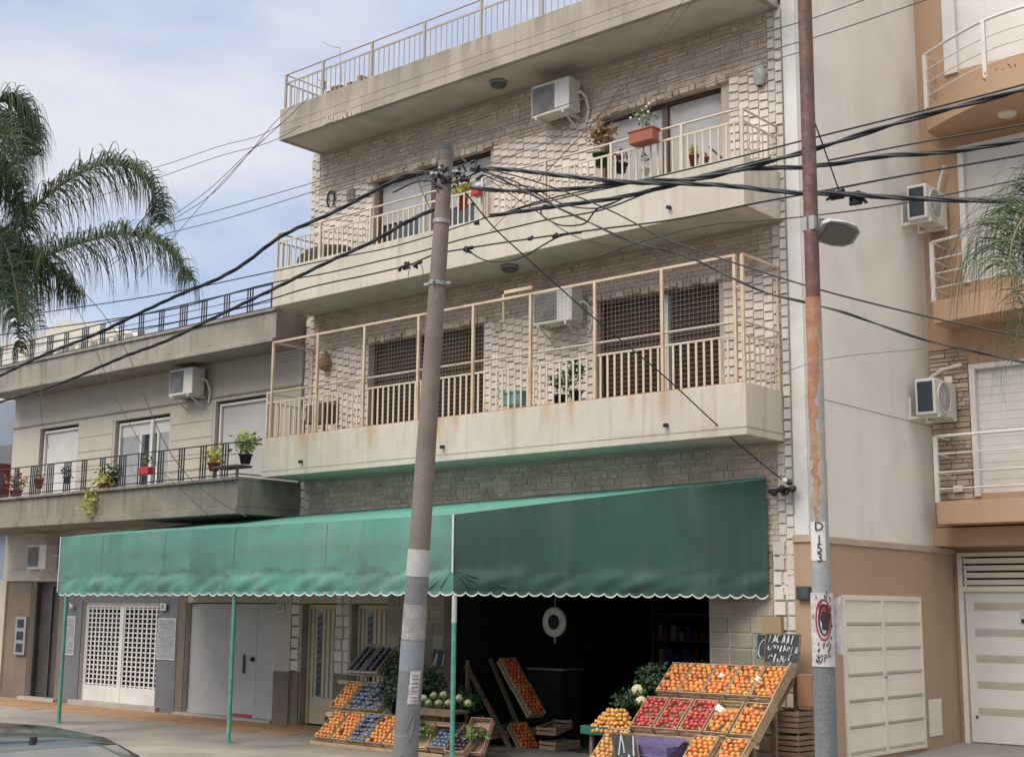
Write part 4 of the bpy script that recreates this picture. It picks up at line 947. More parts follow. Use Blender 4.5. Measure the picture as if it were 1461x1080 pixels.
cable([(672,268),(700,271),(857,266),(905,260),(1015,252),(1100,230),(1141,219),(1294,172),(1461,128)],.027,-4.1,-4.0,'thickest black cable rising to the right edge across the top of the tan building',2)
cable([(700,308),(804,293),(889,281),(958,265),(1046,243),(1100,240),(1141,239),(1197,233),(1253,224),(1350,217),(1461,200)],.024,-4.05,-3.95,'wavy twisted black cable rising right through the middle of the heavy bundle',3)
cable([(700,310),(779,285),(920,256),(1100,212.5),(1141,202),(1294,164),(1461,121)],.010,-3.98,-3.92,'thin straight cable just above the thickest black cable at the right')
cable([(1183,229),(1294,207),(1461,178)],.009,-3.95,-3.95,'thin cable branching upward from the wavy cable over the grey side wall')
cable([(0,478),(150,457),(252,440),(387,404),(470,389),(540,373),(618,354),(640,347),(727,326),(784,313),(857,300),(950,265),(1100,225)],.010,-3.9,-3.8,'thin cable crossing behind the concrete pole just below its top clamps')
cable([(0,455),(47,448),(252,416),(396,386),(503,364),(540,357),(620,335),(700,309),(820,279),(900,262)],.009,-3.93,-3.85,'thin cable along the second balcony edge, uppermost of the left thin cables')
cable([(0,500),(140,477),(239,462),(370,432),(443,410),(540,389),(584,378),(618,364),(664,355),(762,340),(857,327),(952,315),(1100,286),(1183,271),(1294,250),(1461,221)],.011,-3.96,-3.9,'long cable below the second balcony edge with splices beside the concrete pole')
cable([(840,372),(900,350),(1015,321),(1100,314),(1141,310),(1185,305),(1266,294),(1380,272),(1461,255)],.007,-3.9,-3.9,'thin faint cable passing just above the street light')
cable([(690,243),(753,275),(784,291),(842,318),(889,340),(990,370),(1047,398),(1100,420),(1147,431),(1204,446),(1256,464),(1320,485),(1372,497),(1461,517)],.014,-4.2,-3.6,'dark cable drooping from the concrete pole down to the right past the street light',2)
cable([(690,240),(753,256),(880,305),(947,340),(1023,367),(1087,388),(1165,412),(1307,448),(1359,460),(1461,480)],.010,-4.2,-3.6,'upper of the two cables drooping down to the right')
cable([(664,275),(704,324),(747,364),(807,418),(843,450),(940,530),(1053,633),(1123,690)],.009,-4.2,-.12,'thin service cable slanting down to the insulators at the right end of the awning')
cable([(664,355),(690,371),(747,366),(775,350),(797,338),(830,332)],.010,-3.9,-3.9,'sagging jumper cable below the long spliced cable')
cable([(690,245),(740,262),(790,297),(775,294),(772,300),(790,318),(820,322),(836,318),(850,300),(876,289)],.010,-4.1,-4.0,'looped slack cable right of the concrete pole')
cable([(690,250),(720,262),(760,268),(800,290),(830,297),(860,296),(889,283)],.009,-4.1,-4.0,'short slack cable joining the looped cable')
cable([(700,258),(735,282),(770,305),(826,340),(880,352),(930,362)],.006,-4.1,-3.8,'thin cable crossing under the looped slack cable')
cable([(0,536),(63,506),(142,474.6),(195,449),(274,413),(302,402),(343,380),(397,340),(480,301),(545,267),(584,249),(622,246)],.026,-4.2,-4.2,'heavy twisted cable from the left edge up to the top of the concrete pole',3)
cable([(0,573.5),(94,544),(182,507),(236,487),(302,455),(393,411),(470,373),(537,342),(584,315),(626,296)],.024,-4.2,-4.2,'heavy twisted cable from the left edge to the middle of the concrete pole',3)
cable([(560,275),(600,258),(640,262),(690,242)],.012,-4.4,-4.2,'short black cable wrapping the top of the concrete pole')
cable([(595,250),(603,275),(615,300),(622,320)],.006,-4.4,-4.35,'thin drop wire left of the concrete pole top')
# thin wires over the sky and facade
m_thin=mat('thin_wire',(.09,.09,.10),rough=.6,fine=0)
cable([(60,372),(228,322),(300,303),(443,262),(700,186),(900,117),(1100,44),(1155,28),(1239,-2),(1400,-60)],.006,-3.6,-3.6,'upper of two parallel thin wires crossing the whole facade',m=m_thin)
cable([(60,382),(228,336),(330,310),(443,275),(700,200),(900,137),(1100,72),(1155,56),(1322,0),(1440,-42)],.006,-3.6,-3.6,'lower of two parallel thin wires crossing the whole facade',m=m_thin)
cable([(600,268),(835,185),(1000,125),(1100,87),(1141,75)],.005,-3.7,-3.7,'thin wire crossing the upper right window',m=m_thin)
cable([(60,262),(224,238.5),(310,210),(394,182),(420,160)],.006,-3.0,-1.1,'highest thin wire between the palm and the roof slab corner',m=m_thin)
cable([(60,304),(231,252),(310,224),(397,198),(430,180)],.006,-3.0,-1.1,'second thin wire between the palm and the roof slab corner',m=m_thin)
cable([(150,378),(225,323),(299,270),(350,222),(395,183),(440,140)],.006,-3.0,-1.1,'left of three steep thin wires meeting at the roof slab corner',m=m_thin)
cable([(150,385),(231,324),(305,275),(361,212),(397,170),(420,150)],.006,-3.0,-1.1,'middle of three steep thin wires meeting at the roof slab corner',m=m_thin)
cable([(200,395),(243,344),(299,280),(361,214),(398,180)],.006,-3.0,-1.1,'right of three steep thin wires meeting at the roof slab corner',m=m_thin)
cable([(120,418),(138,437),(173,487),(214,585),(242,644),(274,685),(315,717),(352,737)],.007,-3.2,-1.6,'thin wire dropping across the beige house past its air conditioner',m=m_thin)
cable([(100,420),(116,452),(135,496),(176,588),(225,665),(261,701),(300,737)],.006,-3.2,-1.6,'thin wire dropping across the beige house, left of its neighbour',m=m_thin)
cable([(1155,155),(1175,210),(1197,272)],.008,-4.48,-3.9,'short stay wire from the rusty pole to the heavy cable')
cable([(990,0),(870,150),(790,235),(700,330)],.004,-3.5,-3.5,'faint slanting wire over the upper right window',m=m_thin)
cable([(975,0),(850,170),(770,255)],.004,-3.5,-3.5,'faint slanting wire left of the red flower box',m=m_thin)
cable([(1087,545),(1150,520),(1320,497)],.004,-.9,-.5,'faint wire crossing the grey side wall',m=m_thin)
cable([(60,520),(58,580),(70,640)],.006,-.75,-.1,'vertical lead hanging from the house cornice',m=m_thin)
# insulators / splices
def splice(u,v,y,label,s=1,name='insulator'):
    p=at(u,v,Y,y); q=MB()
    for k in range(int(4*s)+1): q.tube([p+Vector((rr.uniform(-.1,.1),0,rr.uniform(-.06,.06)))*s,p+Vector((rr.uniform(-.1,.1),rr.uniform(-.03,.03),rr.uniform(-.08,.06)))*s],rr.uniform(.012,.028),7)
    q.tube([p+Vector((-.09*s,0,-.01)),p+Vector((.09*s,0,.01))],.022,8)
    return tag(q.build(name,m_black),label,'cable clamp','clamps on the cables')
splice(577,380,-3.95,'cluster of clamps left of the concrete pole below the second balcony'); splice(596,376,-3.95,'clamp pair touching the left side of the concrete pole',.8)
splice(1193,275,-4.0,'black cable clamp right of the rusty pole, left of two'); splice(1224,281,-4.0,'black cable clamp right of the rusty pole, right of two')
splice(668,355,-3.92,'clamp right of the concrete pole on the long spliced cable',.8); splice(757,340,-3.92,'small clamp in the middle of the long spliced cable',.4); splice(792,336,-3.92,'small clamp right end of the sagging jumper cable',.4)
splice(739,299,-3.95,'small clamp on the thin cable right of the pole',.35); splice(680,318,-3.95,'small clamp near the pole on the thin cable',.35)
p=at(1123,697,Y,-.15); q=MB()
for k in range(9): c=p+Vector((rr.uniform(-.2,.12),rr.uniform(-.06,.02),rr.uniform(-.08,.08))); q.ball(c,rr.uniform(.025,.05),8,5)
q.tube([p+Vector((-.3,.05,-.02)),p+Vector((.12,0,0))],.03,8)
tag(q.build('insulator',m_black),'cluster of dark wall insulators above the right end of the awning','insulator')
tag(MB().ball(p+Vector((.0,-.06,.1)),.04).build('insulator',m_white),'single white insulator above the right end of the awning','insulator')
p=at(593,392,Y,-3.95); q=MB(); n=16
q.tube([p+Vector((math.cos(2*math.pi*i/n)*.14,0,math.sin(2*math.pi*i/n)*.17-.0)) for i in range(n+1)],.005,5); tag(q.build('wire_loop',m_thin),'small hanging wire loop under the clamps left of the concrete pole','cable')

# ------------------------------------------------------------------ palms
def frond(pts,par,seed,ll=.8,n=80,droop=1.0,width=.021,name='frond'):
    q=random.Random(seed); pts=smooth([Vector(p) for p in pts],7); m=len(pts)
    mb=MB(); mb.tube(pts,[.032*(1-.85*i/(m-1)) for i in range(m)],6,1)
    for i in range(n):
        t=.06+.94*i/n; f=t*(m-1); k=min(int(f),m-2); p=pts[k].lerp(pts[k+1],f-k); d=(pts[k+1]-pts[k]).normalized()
        side=d.cross(Vector((0,0,1))); 
        if side.length<1e-3: side=Vector((1,0,0))
        side.normalize()
        for sgn in (-1,1):
            for rep in range(2):
                l_=ll*(.5+.5*math.sin(math.pi*min(t*.9+.14,1)))*q.uniform(.75,1.15)*(1.0 if t<.9 else .75)
                out=(side*sgn*q.uniform(.35,1.0)+d*q.uniform(.2,.7)+Vector((0,0,q.uniform(.25,.9)))).normalized()
                vel=out; c=p.copy(); w0=width*q.uniform(.8,1.2); steps=6; row=[]; dr_=droop*q.uniform(.42,.95); wd=(d+side*q.uniform(-.4,.4)).normalized()
                for s in range(steps+1):
                    row.append((c.copy(),w0*(1-.85*(s/steps)**1.5)))
                    c=c+vel*(l_/steps); vel=(vel*(.85 if s else 1)+Vector((0,0,-dr_))+Vector((q.gauss(0,.07),q.gauss(0,.07),0))).normalized()
                vs=[]; 
                for c_,ww in row: vs+=[c_-wd*ww*.5,c_+wd*ww*.5]
                mb.add(vs,[(2*s,2*s+1,2*s+3,2*s+2) for s in range(steps)],0,q.uniform(.6,1.5))
    return mb.build(name,[m_palm,m_rachis],par)
PL=thing('palm_tree','tall queen palm at left edge with drooping feathery fronds over the beige house','palm tree',(0,0,0))
cL=atd(-75,330,21.5); PL.location=(cL.x,cL.y,0)
D=21.5
def pth(l,dd=0): return [atd(u,v,D+dd*i/len(l)) for i,(u,v) in enumerate(l)]
fr_=[([(-75,330),(-30,210),(5,145),(35,165),(50,225)],.5),([(-75,330),(-40,230),(-5,170),(20,200),(28,260)],-1.0),
 ([(-75,330),(9,334),(59,287),(100,256),(150,235),(195,245),(224,285),(228,322)],.5),
 ([(-75,335),(10,395),(60,368),(120,345),(180,335),(230,350),(262,385),(270,402)],-.5),
 ([(-75,340),(-30,350),(20,360),(70,385),(110,420)],1.0),
 ([(-75,330),(-40,320),(0,340),(22,410),(28,460)],-1.5),([(-75,345),(-40,350),(0,385),(22,440),(30,505)],-.8),([(-75,345),(-45,370),(-20,420),(-5,490)],-.3),([(-75,330),(-50,270),(-15,235),(20,270),(40,330)],.8)]
for i,(l,dd) in enumerate(fr_): frond(pth(l,dd),PL,i+10,1.25,105,1.0,.021)
for k in range(7):
    a=2*math.pi*k/7+.4; e=Vector((math.cos(a),math.sin(a),0))
    if e.dot(cr)>.45: continue
    frond([cL,cL+e*.9+Vector((0,0,.9)),cL+e*2+Vector((0,0,1.1)),cL+e*3+Vector((0,0,.3)),cL+e*3.6-Vector((0,0,.9))],PL,50+k,.8,50)
MB().tube([(cL.x,cL.y,-.1),(cL.x+.05,cL.y,cL.z*.5),(cL.x,cL.y,cL.z)],[.2,.16,.13],14).build('trunk',m_trunk,PL)
PR=thing('palm_tree','palm at right edge with thin drooping leaflets in front of the tan building','palm tree',(0,0,0))
D=11.0; cR=atd(1600,210,D); PR.location=(cR.x,cR.y,0)
for i,(l,dd) in enumerate([([(1600,210),(1550,222),(1505,262),(1470,300),(1445,340),(1432,385)],.6),([(1600,215),(1545,270),(1500,350),(1465,425),(1442,520)],-.4),([(1600,210),(1530,250),(1480,290),(1450,330),(1436,400)],-.8),
    ([(1600,215),(1560,260),(1530,330),(1500,420)],1.0)]): frond(pth(l,dd),PR,80+i,1.35,42,.9,.012)
for k in range(6):
    a=2*math.pi*k/6; e=Vector((math.cos(a),math.sin(a),0))
    if e.dot(cr)<-.2: continue
    frond([cR,cR+e*.7+Vector((0,0,.6)),cR+e*1.6+Vector((0,0,.7)),cR+e*2.4-Vector((0,0,.2))],PR,90+k,.7,40)
MB().tube([(cR.x,cR.y,-.2),(cR.x,cR.y,cR.z)],[.16,.12],14).build('trunk',m_trunk,PR)

# ------------------------------------------------------------------ balcony and roof odds and ends
def leafy(mb,c,r,n,seed,ls=.07,m=0,sq=1.0):
    q=random.Random(seed); c=Vector(c)
    for k in range(n):
        d=Vector((q.gauss(0,1),q.gauss(0,1),q.gauss(0,1)*sq)); d.normalize(); p=c+Vector((d.x*r,d.y*r,d.z*r*sq))*q.uniform(.3,1)
        a=Vector((q.uniform(-1,1),q.uniform(-1,1),q.uniform(-.5,1))).normalized(); b=a.cross(d); 
        if b.length<1e-3: continue
        b.normalize(); l=ls*q.uniform(.6,1.3)
        mb.add([p,p+a*l*.5+b*l*.28,p+a*l,p+a*l*.5-b*l*.28],[(0,1,2,3)],m,q.uniform(.7,1.3))
def potplant(u,v,y,label,r=.1,h=.2,pm=None,lr=.18,n=90,lm=None,ls=.08,extra=None,up=.14,name='potted_plant'):
    p=at(u,v,Y,y); t=thing(name,label,'plant',(p.x,y,p.z))
    MB().lathe((p.x,y,p.z),[(.01,0),(r*.7,0),(r,h),(r*1.08,h),(r*1.08,h-.03),(r*.9,h-.02),(.01,h-.03)],14).build('pot',pm or m_terra,t)
    q=MB(); leafy(q,(p.x,y,p.z+h+up),lr,n,int(u),ls); q.build('foliage',lm or m_leafm,t)
    if extra: 
        q=MB(); leafy(q,(p.x,y,p.z+h+up*1.2),lr*1.0,14,int(u)+1,.05); q.build('flowers',extra,t)
    return t
# flower box hung on railing
p=at(903,210,Y,-1.05); t=thing('flower_box','red flower box with white flowers hanging on the upper right railing','flower box',(p.x+.2,-1.07,p.z))
MB().box(p.x,p.x+.42,-1.16,-.99,p.z,p.z+.19).box(p.x-.015,p.x+.435,-1.175,-.975,p.z+.17,p.z+.2).build('box',m_terra,t,bevel=.012)
q=MB(); leafy(q,(p.x+.22,-1.07,p.z+.36),.2,60,1,.07); q.tube([(p.x+.2,-1.07,p.z+.15),(p.x+.18,-1.07,p.z+.45)],.008,5); q.tube([(p.x+.26,-1.07,p.z+.15),(p.x+.3,-1.07,p.z+.5)],.006,5); q.build('foliage',m_leafm,t)
[MB().ball((p.x+a,-1.1,p.z+b),.022,6,4).build('flower',m_wfl,t) for a,b in ((.0,.42),(.2,.5),(.28,.52),(.31,.44),(.24,.4),(.16,.36),(.33,.56))]
potplant(990,237,-.7,'small cactus in a terracotta pot behind the upper right railing',.07,.16,None,.07,40,m_yel,.07,up=.06)
potplant(858,238,-.7,'large ochre hanging plant by the upper right window',.13,.2,m_leafd,.26,150,m_cork,.11,up=.3)
potplant(886,247,-.8,'red-leaved plant in a dark pot behind the upper right railing',.1,.14,m_black,.16,80,mat('dark_red_leaf',(.16,.04,.04)),.07,up=.1)
potplant(921,250,-.85,'thin green plant below the red flower box',.06,.1,m_white,.1,30,m_leafm,.06,up=.15)
potplant(1007,232,-.6,'tiny terracotta pot beside the cactus',.05,.08,None,.05,15,m_leafm,.04,up=.04)
tag(MB().tube([at(1012,210,Y,-.5),at(1030,226,Y,-.5)],.015,6).build('stick',m_black),'dark stick leaning behind the upper right railing','stick')
potplant(800,578,-.7,'leafy plant behind the first-floor railing, left of the right window',.12,.15,m_black,.2,110,m_leafm,.09,up=.2)
potplant(822,572,-.7,'taller leafy plant beside it on the first-floor balcony, touching the cage post',.1,.15,m_black,.18,100,m_leafd,.09,up=.28)
p=at(738,579,Y,-.75); t=tag(MB().box(p.x-.17,p.x+.17,-.9,-.6,p.z,p.z+.2).box(p.x-.19,p.x+.19,-.92,-.58,p.z+.18,p.z+.22).build('plastic_crate',m_teal,bevel=.01),'pale teal plastic crate behind the first-floor railing','crate')
p=at(452,612,Y,-.7); q=MB().box(p.x-.25,p.x+.35,-.85,-.5,p.z+.1,p.z+.16).box(p.x-.25,p.x+.35,-.55,-.5,p.z+.1,p.z+.5)
for a,b in ((-.23,-.83),(.31,-.83),(-.23,-.53),(.31,-.53)): q.box(p.x+a,p.x+a+.03,b,b+.03,5.0,p.z+.12)
q.box(p.x-.2,p.x+.3,-.8,-.56,p.z+.16,p.z+.42); tag(q.build('bench',m_woodd),'dark wooden chair at the left end of the first-floor balcony','chair')
p=at(452,362,Y,-.6); q=MB()
vs=[];n=10
q.lathe((0,-.5,7.75),[(.36,0),(.38,.4),(.36,.66),(.28,.76),(.01,.8)],20); q.v=[(v[0]*1.9+1.05,v[1],v[2]) for v in q.v]; tag(q.build('round_table',mat('dark_cover',(.035,.03,.028),(.05,.045,.04),bump=.4)),'dark covered round table at the left end of the upper balcony','table')
p=at(465,520,Y,-.08); q=MB().lathe((p.x,-.1,p.z),[(.01,-.13),(.09,-.1),(.13,0),(.1,.1),(.05,.17),(.04,.24)],12); tag(q.build('wall_basket',m_cork),'brown rounded basket hanging on the tiles at the left of the first-floor balcony','basket')
p=at(472,285,Y,-.06); q=MB().tube([p+Vector((math.cos(a)*.1,0,math.sin(a)*.17)) for a in [R(-50+i*28) for i in range(11)]],.02,6); tag(q.build('wall_ornament',m_iron),'dark horseshoe-shaped ornament on the tiles at upper left','ornament')
p=at(500,278,Y,-.06); q=MB().box(p.x-.1,p.x+.1,-.07,-.04,p.z-.1,p.z+.1).box(p.x-.015,p.x+.015,-.08,-.07,p.z-.1,p.z+.1).box(p.x-.1,p.x+.1,-.08,-.07,p.z-.015,p.z+.015); tag(q.build('wall_vent',mat('vent_grey',(.28,.24,.22))),'small square wall vent beside the horseshoe ornament','vent')
p=at(1084,108,Y,-.07); q=MB().lathe((p.x,-.08,p.z),[(.05,-.16),(.09,-.05),(.09,.06),(.05,.16)],10); leafy(q,(p.x,-.1,p.z),.12,30,3,.05); tag(q.build('wall_planter',mat('pale_green_ceramic',(.32,.35,.28),(.5,.5,.45),ns=12)),'pale oval wall planter high on the white tiles at right','planter')
p=at(625,468,Y,0); p=at(710,467,Y,-.05); tag(MB().box(p.x-.08,p.x+.08,-.06,-.03,p.z-.07,p.z+.07).build('wall_vent',m_stone),'brown square vent in the tiles right of the middle window','vent')
potplant(660,300,-.75,'yellow-green plant beside the concrete pole on the upper balcony',.09,.25,m_rplas,.22,150,m_yel,.09,up=.12,name='potted_plant')
p=at(680,275,Y,-1.05); t=tag(MB().box(p.x-.06,p.x+.09,-1.12,-1.0,p.z-.06,p.z+.06).build('flower_box',m_rplas,bevel=.01),'small bright red pot on the railing just right of the concrete pole','flower pot')
p=at(690,300,Y,-.6); tag(MB().box(p.x-.1,p.x+.12,-.7,-.6,8.2,p.z+.45).box(p.x-.1,p.x+.12,-.71,-.7,p.z+.2,p.z+.4,1).build('folding_board',[m_white,mat('blue_grey_cloth',(.2,.25,.38))]),'white and blue board standing behind the railing right of the pole','board')
# roof terrace
p=at(498,115,Y,-.6); q=MB()
for k in range(7): q.box(p.x-.45+k*.14,p.x-.35+k*.14,-.75,-.5,11.25,11.4+rnd.uniform(.02,.12))
tag(q.build('brick_pile',m_cork),'low heap of brown bricks behind the roof railing at left','bricks')
p0,p1=at(487,118,Y,-.8),at(485,68,Y,-.8); p2=at(462,61,Y,-.8); tag(MB().tube([p0,p1],.012,6).tube([p1,p1.lerp(p2,.4)-Vector((0,0,.03)),p2],.01,6).build('antenna',m_metal),'thin bent metal antenna on the roof railing','antenna')
potplant(462,128,-.85,'small weed at the foot of the roof railing',.05,.06,m_bcorn,.09,35,m_leafm,.05,up=.05)
# house balcony plants
potplant(22,712,-1.2,'dry brown plant in a pot at the far left of the grey balcony',.14,.2,None,.28,140,m_cork,.1,up=.15)
t=potplant(150,700,-1.35,'yellow-green plant trailing over the grey balcony edge',.12,.16,None,.24,170,m_yel,.1,up=.05)
p=at(128,715,Y,-1.58); q=MB(); leafy(q,(p.x,-1.58,p.z-.05),.22,120,4,.1,sq=1.5); q.build('trailing_foliage',m_yel,t)
potplant(163,695,-1.2,'dark green plant beside the trailing plant on the grey balcony',.1,.2,m_black,.2,110,m_leafd,.09,up=.12)
p=at(210,672,Y,-1.5); t=thing('flower_box','bright red flower box on the grey balcony railing in front of the open door','flower box',(p.x,-1.5,p.z))
MB().box(p.x-.16,p.x+.16,-1.6,-1.46,p.z-.07,p.z+.07).build('box',m_rplas,t,bevel=.012); q=MB(); leafy(q,(p.x,-1.53,p.z+.17),.16,50,9,.07); q.build('foliage',m_leafm,t)
potplant(55,697,-1.1,'terracotta pot on the grey balcony before the left shutter',.1,.22,None,.1,30,m_leafm,.06,up=.05)
potplant(95,690,-1.1,'dark pot plant before the left shutter, nearer its right side',.08,.15,m_black,.14,70,m_leafd,.07,up=.1)
potplant(350,662,-1.1,'bright green leafy plant at the right end of the grey balcony',.12,.18,m_black,.26,170,mat('bright_leaf',(.2,.28,.06),(.3,.34,.1)),.11,up=.2)
potplant(305,672,-1.1,'yellowish potted plant left of the bright green plant on the grey balcony',.12,.16,None,.22,120,m_yel,.09,up=.1)
p=at(322,668,Y,-1.2); tag(MB().box(p.x-.3,p.x+.45,-1.3,-.95,p.z,p.z+.04).box(p.x-.28,p.x-.24,-1.28,-1.24,4.36,p.z).box(p.x+.4,p.x+.44,-1.28,-1.24,4.36,p.z).build('plant_stand',m_woodd),'low dark plant stand at the right end of the grey balcony','stand')
# plants on top tan balcony
q=MB(); p=at(1418,112,Y,3.1); leafy(q,(p.x,3.1,p.z),.2,40,5,.06); q.tube([(p.x,3.1,p.z-.25),(p.x,3.1,p.z)],.01,5); leafy(q,(p.x+.25,3.1,p.z),.15,30,6,.06); tag(q.build('balcony_plant',m_cork),'sparse dry plant on the curved top balcony at right','plant')
p=at(1354,542,Y,3.98); tag(MB().box(p.x-.06,p.x+.06,3.94,4.0,p.z-.05,p.z+.05).build('junction_box',m_white),'white junction box on the ledge stone above the shutter rail','box')
p=at(1368,697,Y,3.98); tag(MB().box(p.x-.07,p.x+.07,3.94,4.0,p.z-.05,p.z+.05).build('junction_box',m_white),'white socket box low on the ledge stone behind the rail','box')
p0=at(1320,545,Y,3.9); p1=at(1345,527,Y,3.9); p2=at(1372,520,Y,3.9); tag(MB().tube([p0,p1,p2],.03,8).build('pipe',m_white),'white pipe rising over the ledge stone from the lower air conditioner','pipe')
p0=at(1334,298,Y,3.9); p1=at(1340,262,Y,3.9); p2=at(1347,237,Y,3.9); tag(MB().tube([p0,p1,p2],.022,8).build('pipe',m_white),'white pipe on the tan wall above the upper air conditioner','pipe')

# ------------------------------------------------------------------ greengrocer stalls
def mk_crate(W_,L_,H_,name,m,tint=None):
    t=thing(name,'','crate',(0,0,0)); q=MB(); th=.012
    q.box(-W_/2,W_/2,0,L_,0,th)
    for a in (-W_/2,W_/2-th):
        for k in range(2): z=.0+k*H_*.52; q.box(a,a+th,0,L_,z+.012,z+H_*.42)
    for b in (0,L_-th):
        for k in range(2): z=.0+k*H_*.52; q.box(-W_/2+th,W_/2-th,b,b+th,z+.012,z+H_*.42)
    q.build('slats',m,t,bevel=.002)
    q=MB()
    for a in (-W_/2+th,W_/2-th-.02):
        for b in (th,L_-th-.02): q.box(a,a+.02,b,b+.02,.012,H_+.01)
    q.build('corner_posts',m,t); return t
crateA=mk_crate(.345,.56,.12,'fruit_crate',m_wood)
used=[False]
def put_crate(x,y,z,tilt,label,rz=0,proto=None,group='wooden fruit crates'):
    global crateA
    if proto is None and not used[0]: c=crateA; used[0]=True
    else: c=copy_tree(proto or crateA)
    c.location=(x,y,z); c.rotation_euler=(tilt,0,rz); c['label']=label; c['group']=group; return c
fr_count={}; rest=MB(); ORD=['first','second','third','fourth','fifth','sixth','seventh','eighth','ninth','tenth','eleventh']
def fruit_mesh(name,r,m,sq=.92):
    q=MB().ball((0,0,0),r,14,9,0,sq); q.tube([(0,0,r*sq*.93),(0,0,r*sq*1.02)],r*.07,5)
    o=q.build(name,m); COL.objects.unlink(o); me=o.data; bpy.data.objects.remove(o); return me
me_or=fruit_mesh('orange',.037,m_orange); me_ma=fruit_mesh('mandarin',.034,m_mand); me_ap=fruit_mesh('apple',.036,m_apple,.88)
me_to=fruit_mesh('tomato',.037,mat('tomato_skin',(.66,.10,.03),(.72,.20,.05),ns=10,rough=.35,fine=.04,vary=.15))
def put_fruit(kind,me,p,label,cat,group):
    n=fr_count.get(kind,0); fr_count[kind]=n+1
    if n>=300: rest.ball(p,.036,10,6,0,.92); return
    o=bpy.data.objects.new(kind,me); COL.objects.link(o); o.location=p; o.rotation_euler=(rnd.uniform(-.8,.8),rnd.uniform(-.8,.8),rnd.uniform(0,6)); s=rnd.uniform(.76,1.12); o.scale=(s,s,s)
    tag(o,label,cat,group)
def fill_crate(c,kind,me,label,cat,W_=.345,L_=.56,d=.071,top=.098,jit=.006,miss=.04,extra=True,rows=None):
    bpy.context.view_layer.update(); M=Matrix.LocRotScale(c.location,c.rotation_euler,None)
    nx=int((W_-.03)/d); ny=int((L_-.03)/(d*.93)); 
    for j in range(ny if rows is None else rows):
        for i in range(nx):
            if rnd.random()<miss: continue
            x=-W_/2+.015+(W_-.03)*(i+.5+(.25 if j%2 else -.25)*.7)/nx; y=.02+(L_-.04)*(j+.5)/ny
            z=top+rnd.uniform(-.008,.012)
            put_fruit(kind,me,M@Vector((x+rnd.uniform(-jit,jit),y+rnd.uniform(-jit,jit),z)),'%s, %s from left, %s row up, %s'%(cat,ORD[i],ORD[j],label),cat,cat+'s in the '+label)
# right stall: table frame
RS=thing('display_stand','stepped wooden display stand under the fruit crates at the right of the shop','stand',(9.4,-1.1,0))
q=MB()
for x in (8.62,9.5,10.38):
    MB().bar((x,-.42,0),(x,-.42,1.3),.05).bar((x,-.42,1.27),(x,-.95,.86),.05).bar((x,-.97,0),(x,-.97,.9),.05).build('leg',m_woodd,RS); MB().bar((x,-1.5,0),(x,-1.5,.5),.05).build('leg',m_woodd,RS)
for v_ in ((8.6,10.42,-1.0,-.96,.86,.94),(8.55,10.46,-1.53,-1.49,.44,.52),(8.6,10.4,-2.0,-1.96,.1,.16)): MB().box(*v_).build('ledge_board',m_wood,RS,bevel=.004)
tl=R(40)
fl_top=['oranges in the top right tier, leftmost crate','oranges in the top right tier, second crate from left','oranges in the top right tier, middle crate','oranges in the top right tier, second crate from right','reddish oranges in the top right tier, rightmost crate']
for k in range(5):
    x=8.79+k*.36; c=put_crate(x,-.97,.95,tl,'wooden crate of oranges, top tier of right stall, '+['leftmost','second from left','middle one','second from right','rightmost beside the chalkboard'][k])
    fill_crate(c,'orange',me_or,'top right tier, '+['leftmost','second','middle','fourth','rightmost'][k]+' crate','orange')
for k in range(5):
    x=8.74+k*.38; c=put_crate(x,-1.5,.52,tl,'wooden crate, middle tier of right stall, '+['red apples, leftmost','red apples, second from left','red apples beside the oranges','oranges with a white price card','oranges at the right end'][k])
    if k<3: fill_crate(c,'apple',me_ap,'middle right tier, '+['leftmost crate','second crate','third crate'][k],'apple',jit=.012,miss=.08)
    else: fill_crate(c,'orange',me_or,'middle right tier, '+['crate with the white card','rightmost crate'][k-3],'orange',miss=.1,rows=6 if k==3 else None)
for k in range(5):
    x=8.45+k*.45; 
    if k in (1,2): continue
    c=put_crate(x,-1.98,.12,tl,'tilted wooden crate in the lowest tier of the right stall, '+['left, under the green tray','','','middle','right end'][k])
    if k==0: fill_crate(c,'mandarin',me_ma,'crate under the green tray','mandarin')
    else: fill_crate(c,'orange',me_or,'lowest right tier, '+('middle crate' if k==3 else 'right crate'),'orange')
c=put_crate(9.05,-1.42,.4,R(12),'half-hidden crate of red apples between the middle and lowest tiers'); fill_crate(c,'apple',me_ap,'crate under the middle tier','apple',rows=2)
# narrow wooden dividers / side board of the stall
for pl,lb in (((((-1.0,.90),(-.50,1.33),(-.60,1.46),(-1.10,1.03))),'slanted pale side board closing the top tier at right'),((((-1.53,.47),(-1.03,.90),(-1.13,1.03),(-1.63,.60))),'slanted pale side board closing the middle tier at right')):
    x0=10.41 if 'top' in lb else 10.44; vs=[(x,y,z) for x in (x0,x0+.02) for y,z in pl]
    tag(MB().add(vs,[(0,1,2,3),(7,6,5,4),(0,4,5,1),(1,5,6,2),(2,6,7,3),(3,7,4,0)]).build('side_board',m_wood,bevel=.003),lb,'board')
tag(MB().box(9.42,10.44,-1.56,-1.54,.26,.43).build('front_board',m_woodd,bevel=.003),'brown front board under the right end of the middle tier','board')
